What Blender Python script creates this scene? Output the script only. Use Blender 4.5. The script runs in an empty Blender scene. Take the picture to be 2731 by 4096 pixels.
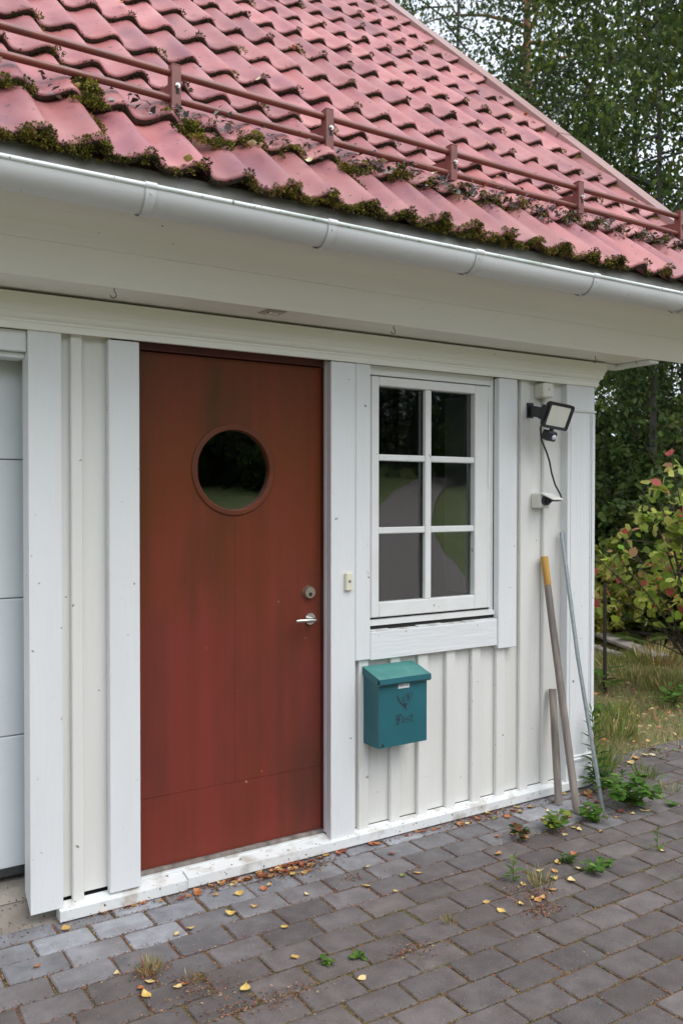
import bpy, math, random
import numpy as np
from math import sin, cos, tan, pi, radians
from mathutils import Vector, Matrix

K = 0.91                      # drawing units -> metres
SC = bpy.context.scene
COL = SC.collection

# ------------------------------------------------------------------ camera
def cam_axes(yaw, pit, rol):
    fw = Vector((sin(yaw)*cos(pit), cos(yaw)*cos(pit), sin(pit)))
    rt = Vector((cos(yaw), -sin(yaw), 0)); up = rt.cross(fw)
    c, s = cos(rol), sin(rol)
    return c*rt + s*up, -s*rt + c*up, fw
cd = bpy.data.cameras.new('camera'); cam = bpy.data.objects.new('camera', cd); COL.objects.link(cam)
r_, u_, f_ = cam_axes(radians(32.8), radians(-0.925), radians(0.05))
cam.matrix_world = Matrix(((r_.x, u_.x, -f_.x, 0), (r_.y, u_.y, -f_.y, -3.55*K), (r_.z, u_.z, -f_.z, 1.711*K), (0, 0, 0, 1)))
cd.sensor_fit = 'VERTICAL'; cd.sensor_height = 36.0; cd.lens = 3500/4096*36
cd.clip_start = 0.05; cd.clip_end = 2000
cd.dof.use_dof = True; cd.dof.focus_distance = 3.95; cd.dof.aperture_fstop = 4.0
SC.camera = cam

# ------------------------------------------------------------------ sky, sun, exposure (overcast day)
SUN_EL, SUN_AZ = radians(58), radians(160)     # azimuth clockwise from +y
w = bpy.data.worlds.new('World'); SC.world = w; w.use_nodes = True
nt = w.node_tree; nt.nodes.clear()
sky = nt.nodes.new('ShaderNodeTexSky'); sky.sky_type = 'NISHITA'; sky.sun_disc = False
sky.sun_elevation = SUN_EL; sky.sun_rotation = SUN_AZ; sky.dust_density = 4.0; sky.air_density = 1.0; sky.ozone_density = 1.0
hs = nt.nodes.new('ShaderNodeHueSaturation'); hs.inputs['Saturation'].default_value = 0.50
bg = nt.nodes.new('ShaderNodeBackground'); bg.inputs['Strength'].default_value = 0.15
wo = nt.nodes.new('ShaderNodeOutputWorld')
cl = nt.nodes.new('ShaderNodeMix'); cl.data_type = 'RGBA'; cl.inputs[0].default_value = 0.60      # even overcast veil over the clear sky
cl.inputs[7].default_value = (7.9, 8.6, 9.7, 1)
nt.links.new(sky.outputs[0], hs.inputs['Color']); nt.links.new(hs.outputs[0], cl.inputs[6]); nt.links.new(cl.outputs[2], bg.inputs[0]); nt.links.new(bg.outputs[0], wo.inputs[0])
sd = bpy.data.lights.new('sun', 'SUN'); sd.energy = 0.8; sd.angle = radians(50); sd.color = (1.0, 0.98, 0.95)
so = bpy.data.objects.new('sun', sd); COL.objects.link(so)
sv = Vector((sin(SUN_AZ)*cos(SUN_EL), cos(SUN_AZ)*cos(SUN_EL), sin(SUN_EL)))
so.rotation_euler = sv.to_track_quat('Z', 'Y').to_euler(); so.location = (0, 0, 30)
SC.view_settings.view_transform = 'Standard'; SC.view_settings.look = 'None'
SC.view_settings.gamma = 1; SC.view_settings.use_curve_mapping = False
SC.view_settings.exposure = 0.66
SC.cycles.max_bounces = 8; SC.cycles.transparent_max_bounces = 8
SC.cycles.use_denoising = True

rng = np.random.default_rng(7); random.seed(7)

# ------------------------------------------------------------------ materials
def material(name, c1, c2=None, rough=0.5, metal=0.0, scale=6.0, stretch=(1, 1, 1), lo=0.35, hi=0.65, detail=4.0,
             bump=0.0, bscale=60.0, bstretch=None, speck=None, objcol=0.0, rnd=0.0, spec=0.5, wear=None):
    m = bpy.data.materials.new(name); m.use_nodes = True; t = m.node_tree; L = t.links.new
    N = t.nodes.new; b = t.nodes['Principled BSDF']
    b.inputs['Roughness'].default_value = rough; b.inputs['Metallic'].default_value = metal
    b.inputs['Specular IOR Level'].default_value = spec
    tc = N('ShaderNodeTexCoord'); oi = N('ShaderNodeObjectInfo')
    mu = N('ShaderNodeVectorMath'); mu.operation = 'MULTIPLY_ADD'
    L(oi.outputs['Random'], mu.inputs[0]); mu.inputs[1].default_value = (13.1, 7.7, 9.3); L(tc.outputs['Object'], mu.inputs[2])
    def noise(sc, st, det):
        mp = N('ShaderNodeMapping'); mp.inputs['Scale'].default_value = st; L(mu.outputs[0], mp.inputs['Vector'])
        n = N('ShaderNodeTexNoise'); n.inputs['Scale'].default_value = sc; n.inputs['Detail'].default_value = det
        L(mp.outputs[0], n.inputs['Vector']); return n
    def mix(fac, a, bb, mode='MIX'):
        x = N('ShaderNodeMix'); x.data_type = 'RGBA'; x.blend_type = mode
        for s, v in ((x.inputs[0], fac), (x.inputs[6], a), (x.inputs[7], bb)):
            if hasattr(v, 'is_output'): L(v, s)
            else: s.default_value = v if isinstance(v, float) else tuple(v) + (1,)
        return x.outputs[2]
    def rng_(src, a, bb):
        r = N('ShaderNodeMapRange'); r.inputs[1].default_value = a; r.inputs[2].default_value = bb; L(src, r.inputs[0]); return r.outputs[0]
    col = c1
    if c2 is not None:
        n = noise(scale, stretch, detail); col = mix(rng_(n.outputs[0], lo, hi), c1, c2)
    if wear:          # second, larger pattern: (colour, scale, stretch, lo, hi, amount)
        n = noise(wear[1], wear[2], 5.0); f = N('ShaderNodeMath'); f.operation = 'MULTIPLY'
        L(rng_(n.outputs[0], wear[3], wear[4]), f.inputs[0]); f.inputs[1].default_value = wear[5]
        col = mix(f.outputs[0], col, wear[0])
    if speck:         # (colour, scale, threshold)
        n = noise(speck[1], (1, 1, 1), 2.0); col = mix(rng_(n.outputs[0], speck[2], speck[2]+0.03), col, speck[0])
    if objcol: col = mix(float(objcol), col, oi.outputs['Color'], 'MULTIPLY')
    if rnd:
        h = N('ShaderNodeHueSaturation'); mr = N('ShaderNodeMapRange'); L(oi.outputs['Random'], mr.inputs[0])
        mr.inputs[3].default_value = 1-rnd; mr.inputs[4].default_value = 1+rnd; L(mr.outputs[0], h.inputs['Value'])
        if hasattr(col, 'is_output'): L(col, h.inputs['Color'])
        else: h.inputs['Color'].default_value = tuple(col) + (1,)
        col = h.outputs[0]
    if hasattr(col, 'is_output'): L(col, b.inputs['Base Color'])
    else: b.inputs['Base Color'].default_value = tuple(col) + (1,)
    if bump:
        n = noise(bscale, bstretch or stretch, 6.0); bp = N('ShaderNodeBump'); bp.inputs['Strength'].default_value = bump
        bp.inputs['Distance'].default_value = 0.01; L(n.outputs[0], bp.inputs['Height']); L(bp.outputs[0], b.inputs['Normal'])
    return m

def leafmat(name, trans=0.55, rough=0.5, spec=0.3):
    m = bpy.data.materials.new(name); m.use_nodes = True; t = m.node_tree; L = t.links.new
    b = t.nodes['Principled BSDF']; o = t.nodes['Material Output']; a = t.nodes.new('ShaderNodeAttribute'); a.attribute_name = 'col'
    b.inputs['Roughness'].default_value = rough; b.inputs['Specular IOR Level'].default_value = spec
    L(a.outputs['Color'], b.inputs['Base Color'])
    if trans:
        tr = t.nodes.new('ShaderNodeBsdfTranslucent'); mx = t.nodes.new('ShaderNodeMixShader'); mx.inputs[0].default_value = trans
        L(a.outputs['Color'], tr.inputs[0]); L(b.outputs[0], mx.inputs[1]); L(tr.outputs[0], mx.inputs[2]); L(mx.outputs[0], o.inputs[0])
    return m

M = {}
M['white'] = material('white_paint', (.745, .755, .757), (.705, .715, .712), rough=.45, scale=5, stretch=(1, 1, .2), bump=.28, bscale=60, bstretch=(1, 1, .10),
                      speck=((.25, .22, .17), 34, .735), wear=((.62, .62, .58), 2.2, (1, 1, .4), .55, .8, .35))
M['whitex'] = material('white_paint_along', (.745, .755, .757), (.705, .715, .712), rough=.45, scale=5, stretch=(.2, 1, 1), bump=.28, bscale=55, bstretch=(.1, 1, 1),
                       speck=((.25, .22, .17), 34, .74), wear=((.62, .62, .57), 2.2, (.4, 1, 1), .55, .8, .4))
M['cream'] = material('cream_paint', (.74, .73, .69), (.70, .69, .65), rough=.5, scale=4, stretch=(1, 1, .2), bump=.30, bscale=60, bstretch=(1, 1, .12),
                      speck=((.28, .24, .18), 30, .74), wear=((.60, .60, .53), 2.0, (1, 1, .35), .52, .78, .55))
M['creamx'] = material('cream_paint_eave', (.83, .815, .745), (.795, .775, .70), rough=.5, scale=4, stretch=(.15, 1, 1), bump=.34, bscale=45, bstretch=(.08, 1, 1),
                       speck=((.32, .26, .2), 42, .765))
M['sash'] = material('window_paint', (.77, .775, .76), (.73, .73, .70), rough=.4, scale=8, speck=((.42, .38, .3), 26, .72), bump=.03, bscale=60)
M['dirty'] = material('dirty_white', (.70, .72, .71), (.46, .43, .38), rough=.6, scale=14, lo=.5, hi=.72, bump=.1, bscale=50, speck=((.12, .09, .07), 60, .68))
M['gpan'] = material('garage_panel', (.77, .815, .835), (.74, .78, .80), rough=.4, scale=3, bump=.1, bscale=60, bstretch=(.1, 1, 1), speck=((.25, .2, .15), 26, .75))
M['reveal'] = material('inner_reveal_paint', (.16, .165, .155), (.13, .135, .125), rough=.6, scale=5)
M['jamb'] = material('shaded_jamb_white', (.58, .55, .57), (.52, .49, .51), rough=.5, scale=6, stretch=(1, 1, .3), bump=.08, bscale=50)  # white liners toned grey-purple, the shade of the reveal put into the colour
M['gutter'] = material('gutter_steel', (.68, .685, .69), (.60, .605, .605), rough=.5, scale=3, stretch=(.3, 1, 1), speck=((.33, .33, .28), 40, .75), wear=((.5, .52, .47), 5, (.4, 1, 1), .5, .75, .5))
M['bead'] = material('gutter_edge', (.74, .78, .77), (.40, .46, .40), rough=.4, scale=18, stretch=(.35, 1, 1), lo=.45, hi=.72, speck=((.2, .25, .15), 60, .66))
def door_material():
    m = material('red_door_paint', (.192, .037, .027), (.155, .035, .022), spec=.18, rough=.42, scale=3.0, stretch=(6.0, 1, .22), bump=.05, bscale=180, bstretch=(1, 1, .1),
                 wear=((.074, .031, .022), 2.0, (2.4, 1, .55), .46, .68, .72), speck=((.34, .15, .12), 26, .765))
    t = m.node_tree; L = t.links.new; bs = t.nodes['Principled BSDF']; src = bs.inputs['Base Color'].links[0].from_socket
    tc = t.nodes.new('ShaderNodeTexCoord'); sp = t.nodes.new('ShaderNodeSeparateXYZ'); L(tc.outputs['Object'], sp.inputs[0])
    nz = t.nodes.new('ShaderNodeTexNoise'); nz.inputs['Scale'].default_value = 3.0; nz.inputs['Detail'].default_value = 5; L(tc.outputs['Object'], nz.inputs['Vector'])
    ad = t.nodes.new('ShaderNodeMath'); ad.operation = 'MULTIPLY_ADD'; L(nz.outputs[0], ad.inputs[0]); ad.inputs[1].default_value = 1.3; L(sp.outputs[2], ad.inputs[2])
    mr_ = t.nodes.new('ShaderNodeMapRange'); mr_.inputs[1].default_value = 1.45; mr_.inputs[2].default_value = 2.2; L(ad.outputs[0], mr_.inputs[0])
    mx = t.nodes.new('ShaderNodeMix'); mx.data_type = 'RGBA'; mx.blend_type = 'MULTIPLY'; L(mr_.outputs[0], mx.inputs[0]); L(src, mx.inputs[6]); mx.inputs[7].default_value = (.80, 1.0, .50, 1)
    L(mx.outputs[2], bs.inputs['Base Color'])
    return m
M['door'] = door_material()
M['doorring'] = material('rusty_brown_paint', (.150, .040, .017), (.115, .034, .016), rough=.42, scale=6, spec=.22, speck=((.34, .15, .12), 40, .75))
M['doordark'] = material('red_frame_paint', (.10, .020, .016), (.075, .016, .012), rough=.4, scale=5)
M['steel'] = material('brushed_steel', (.62, .60, .57), rough=.22, metal=1.0)
M['brass'] = material('worn_nickel', (.50, .46, .38), (.42, .37, .30), rough=.35, metal=.9, scale=30)
M['dark'] = material('dark_gap', (.02, .019, .018), rough=.8)
M['rubber'] = material('black_rubber', (.03, .031, .034), (.05, .05, .05), rough=.6, scale=40)
M['plastic'] = material('black_plastic', (.018, .019, .024), rough=.42)
M['pir'] = material('sensor_dome', (.70, .70, .74), rough=.3)
M['lens'] = material('lamp_glass', (.74, .72, .63), (.66, .65, .58), rough=.25, scale=3)
M['bell'] = material('bell_plastic', (.74, .70, .54), rough=.45)
M['bellb'] = material('bell_button', (.20, .21, .23), rough=.4)
M['boxp'] = material('box_plastic', (.74, .72, .66), rough=.4)
M['tile'] = material('red_concrete_tile', (.335, .098, .094), (.43, .172, .162), rough=.48, scale=5, lo=.3, hi=.7, bump=.09, bscale=220, bstretch=(1, 1, 1),
                     wear=((.20, .058, .080), 5.5, (1, .5, 1), .46, .70, .8), speck=((.10, .065, .055), 48, .675), rnd=.18, spec=.6)
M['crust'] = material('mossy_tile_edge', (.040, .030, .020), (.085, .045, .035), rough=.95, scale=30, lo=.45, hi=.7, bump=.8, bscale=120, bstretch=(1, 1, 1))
M['guard'] = material('brown_red_metal', (.215, .055, .038), (.15, .044, .032), rough=.36, scale=14, spec=.6)
M['flash'] = material('verge_metal', (.36, .215, .19), (.31, .18, .16), rough=.42, scale=3, stretch=(1, .3, 1), spec=.6)
M['under'] = material('underlay', (.20, .20, .185), (.13, .12, .10), rough=.8, scale=10)
M['paver'] = material('concrete_paver', (1.06, 1.04, 1.04), (.66, .64, .64), rough=.8, scale=14, lo=.28, hi=.74, bump=.5, bscale=150, bstretch=(1, 1, 1),
                      speck=((1.5, 1.48, 1.45), 130, .69), objcol=1.0, wear=((.58, .52, .50), 5, (1, 1, 1), .48, .68, .7), spec=.35)
M['joint'] = material('joint_sand', (.17, .090, .058), (.115, .105, .034), rough=.95, scale=3.5, lo=.4, hi=.6, bump=.5, bscale=160, speck=((.16, .07, .045), 130, .58))
M['soil'] = material('lawn_soil', (.20, .155, .085), (.12, .14, .045), rough=.95, scale=2.5, lo=.4, hi=.62, bump=.6, bscale=70, speck=((.24, .15, .09), 60, .64))
M['gravel'] = material('gravel_drive', (.30, .265, .24), (.22, .195, .175), rough=.95, scale=18, bump=.4, bscale=120)
M['concrete'] = material('apron_concrete', (.30, .27, .23), (.22, .19, .16), rough=.9, scale=12, bump=.3, bscale=90, speck=((.07, .055, .045), 70, .66))
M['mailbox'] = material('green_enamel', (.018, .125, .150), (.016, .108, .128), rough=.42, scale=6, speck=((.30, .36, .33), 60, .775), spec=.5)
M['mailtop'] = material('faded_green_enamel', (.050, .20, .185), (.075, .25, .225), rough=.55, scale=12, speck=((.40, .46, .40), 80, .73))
M['print'] = material('dark_print', (.028, .026, .045), rough=.5)
M['paper'] = material('paper_label', (.74, .75, .74), rough=.6)
M['greywood'] = material('weathered_wood', (.29, .25, .22), (.13, .108, .095), rough=.85, scale=22, stretch=(1, 1, .09), bump=.35, bscale=80, bstretch=(1, 1, .05), speck=((.07, .05, .04), 12, .74))
M['yellow'] = material('yellow_paint', (.55, .33, .05), (.40, .20, .04), rough=.55, scale=16, stretch=(1, 1, .3))
M['rod'] = material('galvanised_rod', (.42, .45, .47), (.33, .36, .38), rough=.35, metal=.7, scale=60)
M['rust'] = material('rusty_stake', (.045, .030, .024), (.03, .022, .02), rough=.8, scale=30)
M['plank'] = material('old_plank', (.27, .235, .20), (.15, .125, .105), rough=.9, scale=9, stretch=(.08, 1, 1), bump=.4, bscale=60, bstretch=(.06, 1, 1))
M['log'] = material('dead_branch', (.075, .052, .040), (.045, .032, .026), rough=.9, scale=12, bump=.4, bscale=50)
M['barkgrey'] = material('grey_bark', (.085, .080, .070), (.045, .042, .038), rough=.9, scale=6, stretch=(1, 1, .5), bump=.5, bscale=30)
M['barkpine'] = material('orange_pine_bark', (.30, .130, .060), (.15, .075, .045), rough=.9, scale=5, stretch=(1, 1, .35), bump=.6, bscale=14)
M['fallen'] = material('fallen_leaf', (1, 1, 1), (.78, .68, .5), rough=.55, scale=40, objcol=1.0)
M['leaf'] = leafmat('foliage_leaf'); M['moss'] = leafmat('moss_tuft', 0.15, .9, .1); M['grass'] = leafmat('grass_blade', .3, .6); M['litter'] = leafmat('dry_litter', .1, .8)
def glass_material(tint=(.9, .93, .92)):
    m = bpy.data.materials.new('window_glass'); m.use_nodes = True; t = m.node_tree; b = t.nodes['Principled BSDF']
    b.inputs['Base Color'].default_value = tint + (1,); b.inputs['Roughness'].default_value = 0.0
    b.inputs['Transmission Weight'].default_value = 1.0; b.inputs['IOR'].default_value = 1.85
    n = t.nodes.new('ShaderNodeTexNoise'); n.inputs['Scale'].default_value = 2.5; bp = t.nodes.new('ShaderNodeBump')
    bp.inputs['Strength'].default_value = .05; bp.inputs['Distance'].default_value = .01
    tc = t.nodes.new('ShaderNodeTexCoord'); t.links.new(tc.outputs['Object'], n.inputs['Vector'])
    t.links.new(n.outputs[0], bp.inputs['Height']); t.links.new(bp.outputs[0], b.inputs['Normal'])
    return m
M['glass'] = glass_material()
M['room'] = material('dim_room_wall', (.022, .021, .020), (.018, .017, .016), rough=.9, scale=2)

# ------------------------------------------------------------------ object helpers
WLOC = {}       # world location (drawing units) of each object by name
def empty(name, loc=(0, 0, 0), parent=None):
    o = bpy.data.objects.new(name, None); COL.objects.link(o); place(o, loc, parent); o.empty_display_size = .1; return o
def place(o, loc, parent):
    WLOC[o] = Vector(loc)
    p = WLOC[parent] if parent else Vector((0, 0, 0))
    if parent: o.parent = parent
    o.location = (Vector(loc) - p) * K
def tag(o, label=None, cat=None, group=None, kind=None):
    if label: o['label'] = label
    if cat: o['category'] = cat
    if group: o['group'] = group
    if kind: o['kind'] = kind
    return o
def mesh_from(name, V, F, mats, mi=None, smooth=False):
    me = bpy.data.meshes.new(name)
    me.from_pydata([(x*K, y*K, z*K) for x, y, z in V], [], F)
    for m in (mats if isinstance(mats, (list, tuple)) else [mats]): me.materials.append(m)
    if mi: me.polygons.foreach_set('material_index', mi)
    if smooth: me.polygons.foreach_set('use_smooth', [True]*len(me.polygons))
    me.update(); return me
def add(name, me, loc, parent=None, rot=None):
    o = bpy.data.objects.new(name, me); COL.objects.link(o); place(o, loc, parent)
    if rot: o.rotation_euler = rot
    return o

class MB:
    """collects shapes in world drawing units; build() makes one mesh object with its origin at its base"""
    def __init__(s): s.V = []; s.F = []; s.mi = []; s.m = 0
    def poly(s, pts, faces):
        n = len(s.V); s.V += [tuple(p) for p in pts]; s.F += [tuple(n+i for i in f) for f in faces]; s.mi += [s.m]*len(faces); return s
    def box(s, x0, x1, y0, y1, z0, z1, c=0.0, frame=None):
        """chamfered box"""
        c = min(c, abs(x1-x0)*.45, abs(y1-y0)*.45, abs(z1-z0)*.45)
        if c <= 0:
            P = [(x, y, z) for x in (x0, x1) for y in (y0, y1) for z in (z0, z1)]
            Fs = [(0, 1, 3, 2), (4, 6, 7, 5), (0, 4, 5, 1), (2, 3, 7, 6), (0, 2, 6, 4), (1, 5, 7, 3)]
        else:
            P = []; idx = {}
            for i, x in enumerate((x0, x1)):
                for j, y in enumerate((y0, y1)):
                    for k, z in enumerate((z0, z1)):
                        dx, dy, dz = (c if i == 0 else -c), (c if j == 0 else -c), (c if k == 0 else -c)
                        for a, p in (('x', (x, y+dy, z+dz)), ('y', (x+dx, y, z+dz)), ('z', (x+dx, y+dy, z))):
                            idx[i, j, k, a] = len(P); P.append(p)
            g = lambda i, j, k, a: idx[i, j, k, a]
            Fs = []
            for i in (0, 1): Fs.append([g(i, 0, 0, 'x'), g(i, 1, 0, 'x'), g(i, 1, 1, 'x'), g(i, 0, 1, 'x')][::(1 if i else -1)])
            for j in (0, 1): Fs.append([g(0, j, 0, 'y'), g(1, j, 0, 'y'), g(1, j, 1, 'y'), g(0, j, 1, 'y')][::(-1 if j else 1)])
            for k in (0, 1): Fs.append([g(0, 0, k, 'z'), g(1, 0, k, 'z'), g(1, 1, k, 'z'), g(0, 1, k, 'z')][::(1 if k else -1)])
            for j in (0, 1):
                for k in (0, 1): Fs.append([g(0, j, k, 'y'), g(1, j, k, 'y'), g(1, j, k, 'z'), g(0, j, k, 'z')][::(1 if j == k else -1)])
            for i in (0, 1):
                for k in (0, 1): Fs.append([g(i, 0, k, 'x'), g(i, 1, k, 'x'), g(i, 1, k, 'z'), g(i, 0, k, 'z')][::(-1 if i == k else 1)])
            for i in (0, 1):
                for j in (0, 1): Fs.append([g(i, j, 0, 'x'), g(i, j, 1, 'x'), g(i, j, 1, 'y'), g(i, j, 0, 'y')][::(1 if i == j else -1)])
            for i in (0, 1):
                for j in (0, 1):
                    for k in (0, 1): Fs.append([g(i, j, k, 'x'), g(i, j, k, 'y'), g(i, j, k, 'z')][::(1 if (i+j+k) % 2 else -1)])
        if frame is not None: P = [tuple(frame @ Vector(p)) for p in P]
        return s.poly(P, Fs)
    def prism(s, prof, x0, x1, axis='x'):
        """closed (a,b) profile extruded; axis x: (y,z) profile; y: (x,z); z: (x,y)"""
        n = len(prof); mk = {'x': lambda t, a, b: (t, a, b), 'y': lambda t, a, b: (a, t, b), 'z': lambda t, a, b: (a, b, t)}[axis]
        P = [mk(x0, a, b) for a, b in prof] + [mk(x1, a, b) for a, b in prof]
        Fs = [(i, (i+1) % n, n+(i+1) % n, n+i) for i in range(n)] + [tuple(range(n))[::-1], tuple(range(n, 2*n))]
        return s.poly(P, Fs)
    def tube(s, pts, rad, n=8, caps=True, flat=1.0):
        pts = [Vector(p) for p in pts]; R = rad if isinstance(rad, (list, tuple)) else [rad]*len(pts)
        P = []; prev = None
        for i, p in enumerate(pts):
            t = (pts[min(i+1, len(pts)-1)] - pts[max(i-1, 0)]).normalized()
            a = prev - t*prev.dot(t) if prev is not None else t.cross(Vector((0, 0, 1)) if abs(t.z) < .9 else Vector((1, 0, 0)))
            if a.length < 1e-6: a = t.orthogonal()
            a.normalize(); prev = a; b = t.cross(a)
            for k in range(n):
                q = 2*pi*k/n; P.append(p + (a*cos(q) + b*sin(q)*flat)*R[i])
        Fs = [(i*n+k, i*n+(k+1) % n, (i+1)*n+(k+1) % n, (i+1)*n+k) for i in range(len(pts)-1) for k in range(n)]
        if caps: Fs += [tuple(range(n))[::-1], tuple((len(pts)-1)*n+k for k in range(n))]
        return s.poly(P, Fs)
    def disc(s, c, nrm, r, h, n=20, r2=None):
        """short cylinder from c along nrm"""
        c = Vector(c); d = Vector(nrm).normalized()
        return s.tube([c, c+d*h], [r, r2 if r2 is not None else r], n)
    def build(s, name, mat, parent=None, smooth=False, loc=None):
        V = np.array(s.V); lo, hi = V.min(0), V.max(0)
        o = Vector(loc) if loc is not None else Vector(((lo[0]+hi[0])/2, (lo[1]+hi[1])/2, lo[2]))
        me = mesh_from(name, [tuple(Vector(v)-o) for v in s.V], s.F, mat, s.mi, False)
        if smooth:
            me.polygons.foreach_set('use_smooth', [True]*len(me.polygons))
            try: me.set_sharp_from_angle(angle=radians(smooth if smooth > 1 else 40))
            except Exception: pass
        return add(name, me, o, parent)

# numpy leaf clouds -----------------------------------------------------------
def norm(a): return a/np.maximum(np.linalg.norm(a, axis=1, keepdims=True), 1e-9)
def leaf_quads(C, D, Nn, Ln, Wd, fold=.15):
    """C centre of the stalk end, D tip direction, Nn normal; returns verts (4n,3)"""
    D = norm(D); S = norm(np.cross(D, Nn)); Nn = norm(np.cross(S, D))
    Ln = np.asarray(Ln).reshape(-1, 1)*np.ones((len(C), 1)); Wd = np.asarray(Wd).reshape(-1, 1)*Ln
    mid = C + D*Ln*.45
    a = mid + S*Wd*.5 + Nn*Ln*fold; b = mid - S*Wd*.5 + Nn*Ln*fold
    return np.stack([C, a, C + D*Ln, b], 1).reshape(-1, 3)
def leaf_hex(C, D, Nn, Ln, Wd, fold=.12):
    """rounder leaf of six points"""
    D = norm(D); S = norm(np.cross(D, Nn)); Nn = norm(np.cross(S, D))
    Ln = np.asarray(Ln).reshape(-1, 1)*np.ones((len(C), 1)); Wd = np.asarray(Wd).reshape(-1, 1)*Ln
    q = lambda t, w_, h_: C + D*Ln*t + S*Wd*w_ + Nn*Ln*h_
    return np.stack([C, q(.22, .42, fold), q(.62, .46, fold), q(1.0, 0, 0), q(.62, -.46, fold*.8), q(.22, -.42, fold*.8)], 1).reshape(-1, 3)
def quad_mesh(name, V, colour, mat, k=4):
    """V (k*n,3) leaf faces in drawing units, colour (n,3)"""
    if k != 4:
        n = len(V)//k; me = bpy.data.meshes.new(name); me.from_pydata((V*K).tolist(), [], [tuple(range(i*k, i*k+k)) for i in range(n)])
        at = me.attributes.new('col', 'FLOAT_COLOR', 'POINT'); c = np.ones((k*n, 4), np.float32); c[:, :3] = np.repeat(colour, k, 0); at.data.foreach_set('color', c.ravel())
        me.materials.append(mat); return me
    n = len(V)//4; me = bpy.data.meshes.new(name)
    me.vertices.add(4*n); me.vertices.foreach_set('co', (V*K).astype(np.float32).ravel())
    me.loops.add(4*n); me.loops.foreach_set('vertex_index', np.arange(4*n, dtype=np.int32))
    me.polygons.add(n); me.polygons.foreach_set('loop_start', np.arange(0, 4*n, 4, dtype=np.int32))
    try: me.polygons.foreach_set('loop_total', np.full(n, 4, dtype=np.int32))
    except Exception: pass
    me.update(calc_edges=True)
    at = me.attributes.new('col', 'FLOAT_COLOR', 'POINT')
    c = np.ones((4*n, 4), np.float32); c[:, :3] = np.repeat(colour, 4, 0); at.data.foreach_set('color', c.ravel())
    me.materials.append(mat); me.validate(); return me
def pick_colours(n, pal, wts, jitter=.18, r=rng):
    pal = np.array(pal, float); w_ = np.array(wts, float); w_ /= w_.sum()
    c = pal[r.choice(len(pal), n, p=w_)]
    return np.clip(c*(1+r.normal(0, jitter, (n, 1)))*(1+r.normal(0, jitter*.3, (n, 3))), .002, 1)
def rand_unit(n, r=rng): return norm(r.normal(size=(n, 3)))

# ================================================================== GROUND
def sheet(name, x0, x1, y0, y1, z, mat, kind='structure', nx=1, ny=1, wob=0):
    V = []; F = []
    for j in range(ny+1):
        for i in range(nx+1):
            x = x0+(x1-x0)*i/nx; y = y0+(y1-y0)*j/ny
            V.append((x, y, z + (wob*(sin(x*.9)*cos(y*.7)+.5*sin(x*2.3+y*1.7)) if wob else 0)))
    for j in range(ny):
        for i in range(nx):
            a = j*(nx+1)+i; F.append((a, a+1, a+nx+2, a+nx+1))
    o = add(name, mesh_from(name, V, F, mat), (0, 0, 0)); o['kind'] = kind; return o
ground = sheet('ground', -600, 600, -600, 600, -.075, M['soil'])
lawn = sheet('lawn', 4.2, 13, .10, 9, -.035, M['soil'], nx=40, ny=40, wob=.012)

# pavement: joint bed + each paver a stone of its own
PW, PD = .228, .1425
bed = sheet('pavement', -2.6, 6.4, -5.0, .20, -.0065, M['joint'])
def paver_mesh(i):
    r = random.Random(i); w, d, h, c = PW/2-.0044, PD/2-.0044, .05, .0048
    P = []; n = 0; ring = []
    def outline(ins):
        pts = []
        for sx, sy in ((-1, -1), (1, -1), (1, 1), (-1, 1)):
            k = .0055+.005*r.random()
            a, b = ((0, k), (k, 0)) if sx*sy > 0 else ((k, 0), (0, k))
            for q in (a, b): pts.append((sx*(w-ins-q[0]), sy*(d-ins-q[1])))
        return pts
    st = r.getstate(); base = outline(0); r.setstate(st); top = outline(c)
    jx = [(r.uniform(-.0025, .0025), r.uniform(-.0025, .0025)) for _ in base]
    V = [(x, y, -h) for x, y in base] + [(x+j[0], y+j[1], -c) for (x, y), j in zip(base, jx)] + [(x+j[0], y+j[1], 0) for (x, y), j in zip(top, jx)]
    m = len(base); F = []
    for q in (0, m):
        F += [(q+i, q+(i+1) % m, q+m+(i+1) % m, q+m+i) for i in range(m)]
    F.append(tuple(range(2*m, 3*m)))
    me = mesh_from('paver', V, F, M['paver']); return me
PM = [paver_mesh(i) for i in range(8)]
stones = []
prand = random.Random(3)
row = 0
for j in range(-36, 3):
    y1 = .060 - PD*(-j) if j <= 0 else .060 + PD*j
    yc = y1 - PD/2
    off = prand.uniform(-.03, .03) + (PW/2 if j % 2 else 0)
    for i in range(-12, 29):
        xc = .895 + i*PW + off + PW/2
        if yc > -.02 and 0.05 < xc < 4.16 and yc > .0: continue
        if yc > .02 and xc < 4.2: continue
        if xc < -2.5 or xc > 6.3: continue
        stones.append((xc, yc))
def vis_key(p):
    x, y = p; v = Vector((x, y+3.55, -1.711)); d = v.dot(f_); a = v.dot(r_)/max(d, .01); b = v.dot(u_)/max(d, .01)
    inside = abs(a) < .44 and -.66 < b and d > .2
    return (0 if inside else 1, d)
stones.sort(key=vis_key)
def paver_colour(x, y):
    t = max(0.0, min(1.0, (y+.62+.10*sin(x*1.7)+prand.uniform(-.12, .12))/.55))      # dry, paler stones under the eave; damp, darker ones further out
    t *= max(0.12, min(1.0, (4.35-x)/.7))
    dry = Vector((.300, .315, .335)); damp = Vector((.142, .124, .117))
    c = damp.lerp(dry, t**1.5)*prand.uniform(.78, 1.20)
    if t > .75 and prand.random() < .3: c = c*1.12
    return (c.x, c.y, c.z, 1)
seq = []
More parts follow.
